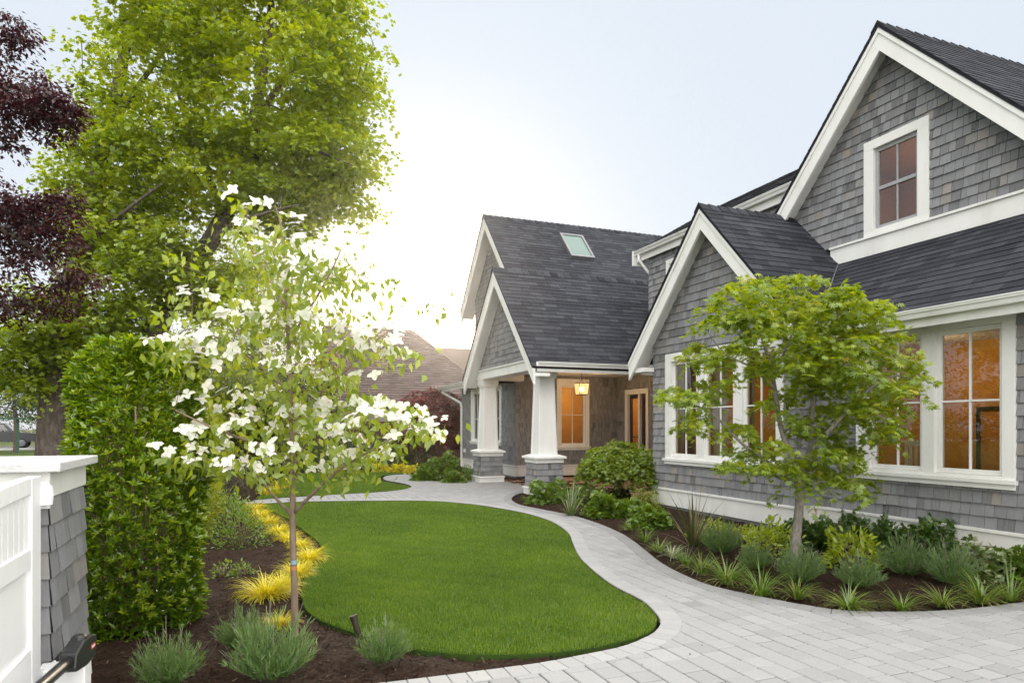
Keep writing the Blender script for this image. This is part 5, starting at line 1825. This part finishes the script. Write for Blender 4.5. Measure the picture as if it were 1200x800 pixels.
# flowering dogwood in the left bed
bd = G(346, 748, .0)
DD = 800 * 1.5 / 248
dq = lambda u, v, d=0.0: P(u, v, DD + d)
mainD = [([bd + (0, 0, -.1), dq(345, 690), dq(343, 620), dq(343, 540), dq(341, 470), dq(338, 400), dq(334, 330), dq(330, 270), dq(322, 240)], [.026, .0235, .022, .020, .016, .014, .011, .007, .004]),
         ([dq(345, 600), dq(375, 570, -.1), dq(405, 545, -.2), dq(440, 525, -.25), dq(480, 500, -.3)], [.014, .011, .009, .006, .004]),
         ([dq(344, 605), dq(320, 580, .1), dq(300, 555, .2), dq(280, 540, .2)], [.013, .01, .007, .004]),
         ([dq(343, 540), dq(300, 520, -.2), dq(260, 505, -.3), dq(225, 490, -.35), dq(205, 480, -.4)], [.012, .010, .008, .006, .004]),
         ([dq(342, 500), dq(375, 460, .2), dq(410, 430, .3), dq(440, 400, .3), dq(460, 385, .3)], [.012, .01, .008, .006, .004]),
         ([dq(341, 460), dq(300, 425, .1), dq(265, 400, .2), dq(225, 385, .2), dq(205, 395, .2)], [.011, .009, .007, .005, .003]),
         ([dq(338, 400), dq(370, 350, -.2), dq(392, 310, -.2), dq(402, 285, -.2)], [.010, .008, .005, .003]),
         ([dq(336, 360), dq(305, 310, .2), dq(290, 280, .2), dq(290, 240, .1)], [.009, .007, .005, .003])]
fl = [(215, 65), (195, 115), (245, 160), (295, 120), (325, 172), (420, 190), (375, 240), (490, 240), (260, 215), (310, 290), (90, 285), (205, 340), (270, 355), (155, 385), (55, 400), (90, 425), (215, 425), (340, 345), (335, 385), (310, 455), (385, 480), (460, 400), (505, 390), (575, 415),
      (455, 375), (465, 490), (195, 515), (95, 520), (65, 525), (190, 580), (105, 605), (135, 640), (75, 670), (110, 710), (185, 680), (310, 565), (360, 555), (400, 560), (340, 595), (305, 610), (420, 610), (470, 545), (510, 570), (500, 540), (600, 560), (635, 605), (550, 630), (460, 665), (440, 690), (495, 672), (415, 695), (255, 685), (275, 655), (280, 520), (145, 310), (160, 555), (230, 355), (125, 410), (70, 390), (350, 240), (400, 245), (270, 165), (440, 210), (230, 330), (620, 590), (590, 575), (90, 660), (525, 385)]
ce = []
PF, DF, NF, SF, TF = [], [], [], [], []
PL, DLf, NL, SL, TL = [], [], [], [], []
for (a, b) in fl:
    c0 = dq(180 + a / 2, 200 + b / 2, RNG.uniform(-.6, .55))
    ce.append(c0 - np.array((0, 0, .03)))
    for k in range(RNG.integers(5, 8)):
        c_ = c0 + RNG.normal(0, 1, 3) * np.array((.095, .095, .032))
        ax = nrm(np.array((-.22, -.60, .70)) + RNG.normal(0, .42, 3))
        e1 = nrm(np.cross(ax, RNG.normal(0, 1, 3))); e2 = np.cross(ax, e1)
        L = RNG.uniform(.044, .064)
        for m_ in range(4):
            an = m_ * math.pi / 2 + RNG.normal(0, .12)
            PF.append(c_); DF.append(math.cos(an) * e1 + math.sin(an) * e2 + ax * RNG.uniform(-.15, .3)); NF.append(ax); SF.append(L * RNG.uniform(.85, 1.1)); TF.append(RNG.beta(2, 2.4) if RNG.random() < .93 else 1.0)
    for k in range(RNG.integers(20, 30)):
        PL.append(c0 + RNG.normal(0, 1, 3) * np.array((.10, .10, .045)) - np.array((0, 0, .05)))
        DLf.append(np.array((0, 0, -.75)) + RNG.normal(0, .55, 3)); NL.append(RNG.normal(0, 1, 3) + np.array((0, -.5, .5))); SL.append(RNG.uniform(.05, .092)); TL.append(RNG.normal(.5, .22))
extra = []
for k in range(95):                                                     # plain leafy sprays between the flowers
    u, v = 335 + RNG.normal(0, 62), RNG.uniform(285, 560)
    c0 = dq(u, v, RNG.uniform(-.55, .5)); ce.append(c0)
    for j in range(RNG.integers(12, 20)):
        PL.append(c0 + RNG.normal(0, 1, 3) * np.array((.10, .10, .05)))
        DLf.append(np.array((0, 0, -.75)) + RNG.normal(0, .55, 3)); NL.append(RNG.normal(0, 1, 3) + np.array((0, -.5, .5))); SL.append(RNG.uniform(.05, .09)); TL.append(RNG.normal(.45, .22))
dog = thing("dogwood_tree", tuple(bd), "young white flowering dogwood with a thin taped trunk in the left bed", "tree")
grow(mainD, np.array(ce), tip=.0018, rcap=.006, lift=.03).build("trunk", M['twig'], dog, smooth=True)
A_ = lambda x: np.array(x, float)
np_obj("crown", [leaves(LEAF, A_(PL), A_(DLf), A_(NL), A_(SL), A_(TL))], LF['dogwood'], dog)
np_obj("blossom", [leaves(BRACT, A_(PF), A_(DF), A_(NF), A_(SF), A_(TF))], LF['bract'], dog)
for (v, mt, h) in ((658, 'tape_blue', .014), (665, 'tape_orange', .012)):
    c_ = dq(344.3, v)
    s = MB(); s.lathe(c_, [(.0238, -h), (.0238, h)], 14); s.build("tape", M[mt], dog)

# red laceleaf maple and background planting
br = G(507, 547.5, 0)
DR = 800 * 1.5 / 47.5
rq = lambda u, v, d=0.0: P(u, v, DR + d)
mainR = [([br + (0, 0, -.05), rq(507, 530), rq(505, 510), rq(501, 490)], [.09, .08, .06, .03]), ([rq(506, 525), rq(517, 505, .2), rq(526, 490, .2)], [.06, .04, .02])]
ce = np.array([rq(509, 503) + d_ * np.array((1.4, 1.35, 1.6)) * q_ for d_, q_ in zip(rdir(300, -.45, 1), RNG.uniform(.6, 1, 300))])
tree("red_japanese_maple", br, "dark red domed japanese maple at the corner of the far wing", mainR, ce, RNG.uniform(.22, .4, len(ce)), 420, .10, JM, 'redmaple', 'twig', flat=.2, droop=.6, tint=(.45, .2), tip=.006, rcap=.03)


def round_tree(name, u, d, h0, h1, rx, label, lf, ls, ns, per, Tm=LEAF, bark='bark', tint=(.5, .2), cat="tree", group=None, trunk=.16, vbase=None, padr=(.5, .9), flat=.35):
    b = P(u, 500, d); b[2] = -.06
    zc, rz = (h0 + h1) / 2, (h1 - h0) / 2
    c = np.array((b[0], b[1], zc))
    main = [([b + (0, 0, -.1), b + (0.05, 0, h0 * .6), b + (-.1, .1, zc), b + (.05, 0, h1 - rz * .4)], [trunk, trunk * .85, trunk * .5, trunk * .15])]
    ce = env(c, (rx, rx, rz), ns, .3)
    rd = RNG.uniform(*padr, len(ce))
    return tree(name, b, label, main, ce, rd, per, ls, Tm, lf, bark, cat=cat, group=group, tint=tint, tip=.012, flat=flat)


BG = "trees behind the garden"
round_tree("willow_tree", 298, 31, 3.2, 10.0, 2.4, "fine leaved pale willow seen behind the top of the flowering dogwood", 'far', .13, 200, 200, group=BG, padr=(.5, .95), flat=.6)
round_tree("purple_beech_tree", 378, 34, 1.0, 6.2, 1.7, "dark red purple tree left of the neighbour's brown roof", 'redmaple', .14, 70, 120, group=BG)
round_tree("purple_beech_tree", 406, 44, 3.0, 9.6, 1.6, "red purple tree top rising over the neighbour's roof ridge", 'redmaple', .16, 50, 100, group=BG)
round_tree("street_tree", 18, 42, 1.9, 5.2, 2.8, "dark green round tree behind the parked pickup", 'fardark', .2, 90, 90, group=BG)
round_tree("street_tree", 98, 46, 1.0, 5.6, 3.4, "dark green tree between the two maple trunks", 'fardark', .24, 140, 110, group=BG)
round_tree("street_tree", -60, 50, 1.2, 9, 4.5, "tall dark tree beyond the street at the photo's left edge", 'fardark', .24, 110, 70, group=BG)
round_tree("garden_tree", 232, 26, 1.0, 5.4, 1.9, "mid green garden tree behind the laurel bush and hedge", 'far', .15, 150, 200, group=BG)
round_tree("garden_tree", 330, 28, .6, 4.4, 1.8, "mid green garden tree behind the dogwood trunk", 'fardark', .15, 150, 200, group=BG)
round_tree("garden_tree", 288, 24, .6, 3.6, 1.5, "small leafy tree behind the juniper and golden grasses", 'far', .14, 130, 220, group=BG)
round_tree("garden_tree", 200, 30, .8, 5.5, 2.2, "mid green tree right of the leaning maple trunk", 'far', .16, 150, 170, group=BG)
round_tree("street_tree", 140, 60, 1.0, 8.0, 5.0, "broad tree far down the street between the maples", 'far', .32, 170, 70, group=BG)
round_tree("street_tree", 548, 70, 3.0, 9.9, 2.6, "small tree top just above the neighbour's rear roof", 'far', .25, 40, 50, group=BG)
round_tree("street_tree", 450, 75, 2.0, 10.5, 6, "hazy tree line crown behind the neighbour's roof", 'far', .35, 90, 30, group=BG)

bgs = [(392, 551, 1.0, 1.0), (412, 549, .9, 1.15), (432, 548, .9, 1.3), (452, 547.5, .8, 1.1), (470, 548, .8, 1.2), (488, 549.5, .7, 1.0), (372, 552, 1.0, 1.2), (350, 553, 1.0, 1.4)]
bl_ = ["dark shrub behind the back lawn, third from the dogwood trunk", "dark shrub behind the back lawn, fourth from the dogwood trunk", "dark rounded shrub behind the leftmost low golden shrub", "dark shrub between the leftmost and middle low golden shrubs", "dark shrub behind the middle low golden shrub",
       "dark shrub left of the red japanese maple", "dark shrub behind the back lawn, second from the dogwood trunk", "dark shrub behind the back lawn, directly behind the dogwood trunk"]
for i, ((u, v, rx, h), lb) in enumerate(zip(bgs, bl_)):
    plant("dark_shrub", tuple(G(u, v, 0)), lb, "shrub", [mound_parts(LEAF, 1100, rx, rx, h, .10, seed=i + 5, shell=.5)], LF['dark'], "dark shrubs behind the back lawn", stems=stems_mb(rx, rx, h, 8, .014))

# ------------------------------------------------------------------ fence, neighbour's house, street things
fnc = thing("wooden_fence", (2.5, 27.2, 0), "low brown wooden fence behind the back lawn shrubs", "fence")
s = MB()
x = -6.0
while x < 8.5:
    s.box(x, x + .142, 27.15, 27.17, -.05, 1.72 + random.uniform(-.006, .006)); x += .147
s.build("boards", M['fence'], fnc)
for k in range(7):
    s = MB(); s.box(-6 + k * 2.4, -5.9 + k * 2.4, 27.171, 27.27, -.2, 1.8); s.build("post", M['fence'], fnc)

nb = thing("neighbour_house", (8, 36, 0), "neighbour's low house under a large plain brown tiled hip roof", "house")
s = MB(); s.box(4.3, 12.2, 33.6, 44, -.1, 2.7); s.build("wall", M['plaster'], nb)
s = MB()
r0, r1, e0, e1, e2, e3 = (4.0, 38, 6.9), (8.9, 38, 6.9), (4.0, 33.0, 2.65), (12.8, 33.0, 2.65), (12.8, 43, 2.65), (4.0, 43, 2.65)
s.add([r0, r1, e0, e1, e2, e3], [(0, 2, 3, 1), (1, 3, 4), (1, 4, 5, 0), (0, 5, 2), (2, 5, 4, 3)], .12)
# courses of tiles
nF = nrm(np.cross(np.array(e1) - np.array(e0), np.array(r0) - np.array(e0)))
V_ = nrm(np.array(r0) - np.array(e0)); Ls = np.linalg.norm(np.array(r0) - np.array(e0))
shingles(s, frame(e0, (1, 0, 0), V_, nF), [(0, 0), (8.8, 0), (4.9, Ls), (0, Ls)], course=.2, wmin=.2, wmax=.4, t0=.035, t1=.004, backing=0)
a_, b_, c_ = map(np.array, (e1, e2, r1))
U2 = nrm(b_ - a_); md = (a_ + b_) / 2; V2_ = nrm(c_ - md); L2_ = np.linalg.norm(c_ - md)
shingles(s, frame(a_, U2, V2_, nrm(np.cross(U2, V2_))), [(0, 0), (10, 0), (5, L2_)], course=.2, wmin=.2, wmax=.4, t0=.035, t1=.004, backing=0)
s.tube([r1, e1], .07, 6, .8); s.tube([r0, r1], .08, 6, .8)
s.build("roof", M['neigh_roof'], nb)
s = MB(); s.box(3.9, 12.9, 32.85, 33.0, 2.5, 2.66); s.build("gutter", M['white'], nb)
nb2 = thing("neighbour_house", (14, 52, 0), "second brown roofed house half hidden behind the neighbour's hip roof", "house")
s = MB(); s.box(10.5, 22, 50, 57, -.1, 3.4); s.build("wall", M['plaster'], nb2)
s = MB(); s.prism([(10, 49.5, 3.3), (10, 53.5, 7.9), (10, 57.5, 3.3)], (12.5, 0, 0), .1); s.build("roof", M['neigh_roof'], nb2)

# parked pickup far down the street
tb = P(-8, 500, 49); tb[2] = -.05
trk = thing("parked_pickup", tuple(tb), "dark pickup truck parked on the far street at the photo's left edge", "pickup truck", rz=R(8))


def tpart(mb, name, m, par=None, **kw):
    return local_build(mb, name, m, par or trk, smooth=False)


s = MB(); s.prism([(-2.7, -.93, .5), (2.6, -.93, .5), (2.7, -.93, .75), (2.65, -.93, 1.08), (1.4, -.93, 1.18), (-2.7, -.93, 1.18)], (0, 1.86, 0)); tpart(s, "body", M['car'])
s = MB(); s.prism([(-.9, -.82, 1.18), (1.35, -.82, 1.18), (.75, -.72, 1.82), (-.75, -.72, 1.82)], (0, 1.6, 0)); tpart(s, "cab", M['car'])
s = MB(); s.prism([(-.72, -.845, 1.24), (.98, -.845, 1.24), (.66, -.76, 1.72), (-.66, -.76, 1.72)], (0, .01, 0)); tpart(s, "window", M['glass'])
for wx in (-1.75, 1.75):
    for wy in (-.94, .70):
        s = MB(); s.lathe((wx, wy, .4), [(.25, 0), (.39, .02), (.40, .06), (.40, .2), (.39, .24), (.25, .24)], 20, axis=1); w_o = tpart(s, "wheel", M['rubber'])
        s = MB(); s.lathe((wx + tb[0] - 0, wy - .004 + tb[1], .4 + tb[2]), [(.25, 0), (.2, -.002), (.05, -.02)], 16, axis=1)
        s.v = [(x - tb[0], y - tb[1], z - tb[2]) for x, y, z in s.v]
        local_build(s, "rim", M['steel'], w_o, False)
s = MB(); s.box(2.62, 2.78, -.9, .9, .45, .68); tpart(s, "bumper", M['steel'])
s = MB(); s.box(2.64, 2.69, -.88, -.6, .8, .98); tpart(s, "headlight", M['gate_white'])
s = MB(); s.box(2.64, 2.69, .6, .88, .8, .98); tpart(s, "headlight", M['gate_white'])

b1 = P(21, 500, 40); b1[2] = -.06
sh = thing("green_shelter", tuple(b1), "thin green metal frame shelter by the street near the pickup", "shelter")
s = MB(); s.box(b1[0] - .06, b1[0] + .06, b1[1] - .06, b1[1] + .06, -.2, 1.95); s.build("post", M['green_metal'], sh)
s = MB(); s.box(b1[0] - 3.2, b1[0] - 3.08, b1[1] - .06, b1[1] + .06, -.2, 1.95); s.build("post", M['green_metal'], sh)
s = MB(); s.box(b1[0] - 3.4, b1[0] + .3, b1[1] - .5, b1[1] + .5, 1.951, 2.03); s.build("roof", M['green_metal'], sh)
hd = P(42, 500, 68); hd[2] = 0
plant("street_hedge", tuple(hd), "dark clipped hedge beyond the far street", "hedge", [mound_parts(LEAF, 2600, 7, 2, 3.0, .3, shell=.7)], LF['fardark'], stems=stems_mb(5, 1.5, 2.4, 10, .05))

# ------------------------------------------------------------------ things seen through the windows
ch = thing("slatted_chair", (8.15, 6.1, .12), "white slatted chair seen inside the wide right hand window", "chair")
s = MB(); s.box(7.92, 8.38, 5.86, 6.34, .55, .59); s.build("seat", M['white'], ch)
for (x, y) in ((7.93, 5.87), (8.34, 5.87), (7.93, 6.30), (8.34, 6.30)):
    s = MB(); s.box(x, x + .035, y, y + .035, .12, .549); s.build("leg", M['white'], ch)
s = MB(); s.box(7.93, 7.96, 5.87, 5.90, .59, 1.26); s.box(7.93, 7.96, 6.30, 6.33, .59, 1.26); s.box(7.93, 7.96, 5.87, 6.33, 1.2601, 1.32)
for k in range(5):
    s.box(7.935, 7.955, 5.94 + k * .075, 5.97 + k * .075, .60, 1.26)
s.build("backrest", M['white'], ch)
s = MB()
fr = frame((10.29, 0, 0), (0, 1, 0), (0, 0, 1), (-1, 0, 0))
s.fbox(fr, 6.1, 7.0, 1.75, 1.8, 0, .03); s.fbox(fr, 6.1, 7.0, .75, .8, 0, .03); s.fbox(fr, 6.1, 6.15, .8, 1.75, 0, .03); s.fbox(fr, 6.95, 7.0, .8, 1.75, 0, .03)
tag(s.build("wall_frame", M['dark_wood'], None), "dark empty wooden frame on the amber wall behind the wide window", "frame")

# garden trees and hedge on the left, outside the frame: the house windows mirror them
RG = "trees mirrored in the house windows"
for i, (x, y, h0, h1, rx, lb) in enumerate(((-9, 14, 1.2, 9.5, 2.8, "out of frame garden tree left of the purple plum, nearest the maples"), (-8.5, 8.5, 1.0, 8.0, 2.6, "out of frame garden tree left of the gate pillar"),
                                            (-10, 3, 1.0, 9.0, 3.0, "out of frame garden tree left of the driveway gate"), (-12, 20, 1.0, 10, 3.0, "out of frame garden tree left of the big maples"), (-9, -3.5, 1.0, 8.0, 3.0, "out of frame garden tree behind the photographer on the left"))):
    b = np.array((x, y, -.06)); zc, rz = (h0 + h1) / 2, (h1 - h0) / 2
    ce = env((x, y, zc), (rx, rx, rz), 90, .35)
    tree("garden_tree", b, lb, [([b + (0, 0, -.1), b + (.05, 0, h0), b + (-.1, .1, zc), b + (.05, 0, h1 - rz * .4)], [.16, .14, .08, .03])], ce, RNG.uniform(.55, 1.0, len(ce)), 70, .2, LEAF, ('far', 'fardark')[i % 2], 'bark', group=RG, tip=.012)

# ------------------------------------------------------------------ evening haze round the whole place
mb = MB()
mb.box(-251, 251, -71, 421, -1.06, 19.5)
hz = mb.build("haze", None, None)
tag(hz, kind="stuff")
hm = bpy.data.materials.new("haze_air")
hm.use_nodes = True
hn, hl_ = hm.node_tree.nodes, hm.node_tree.links
hn.clear()
ho = hn.new("ShaderNodeOutputMaterial")
hv = hn.new("ShaderNodeVolumePrincipled")
hv.inputs["Color"].default_value = (1, .96, .92, 1)
hv.inputs["Density"].default_value = 0.0005
hv.inputs["Anisotropy"].default_value = 0.9
hl_.new(hv.outputs[0], ho.inputs["Volume"])
hz.data.materials.append(hm)
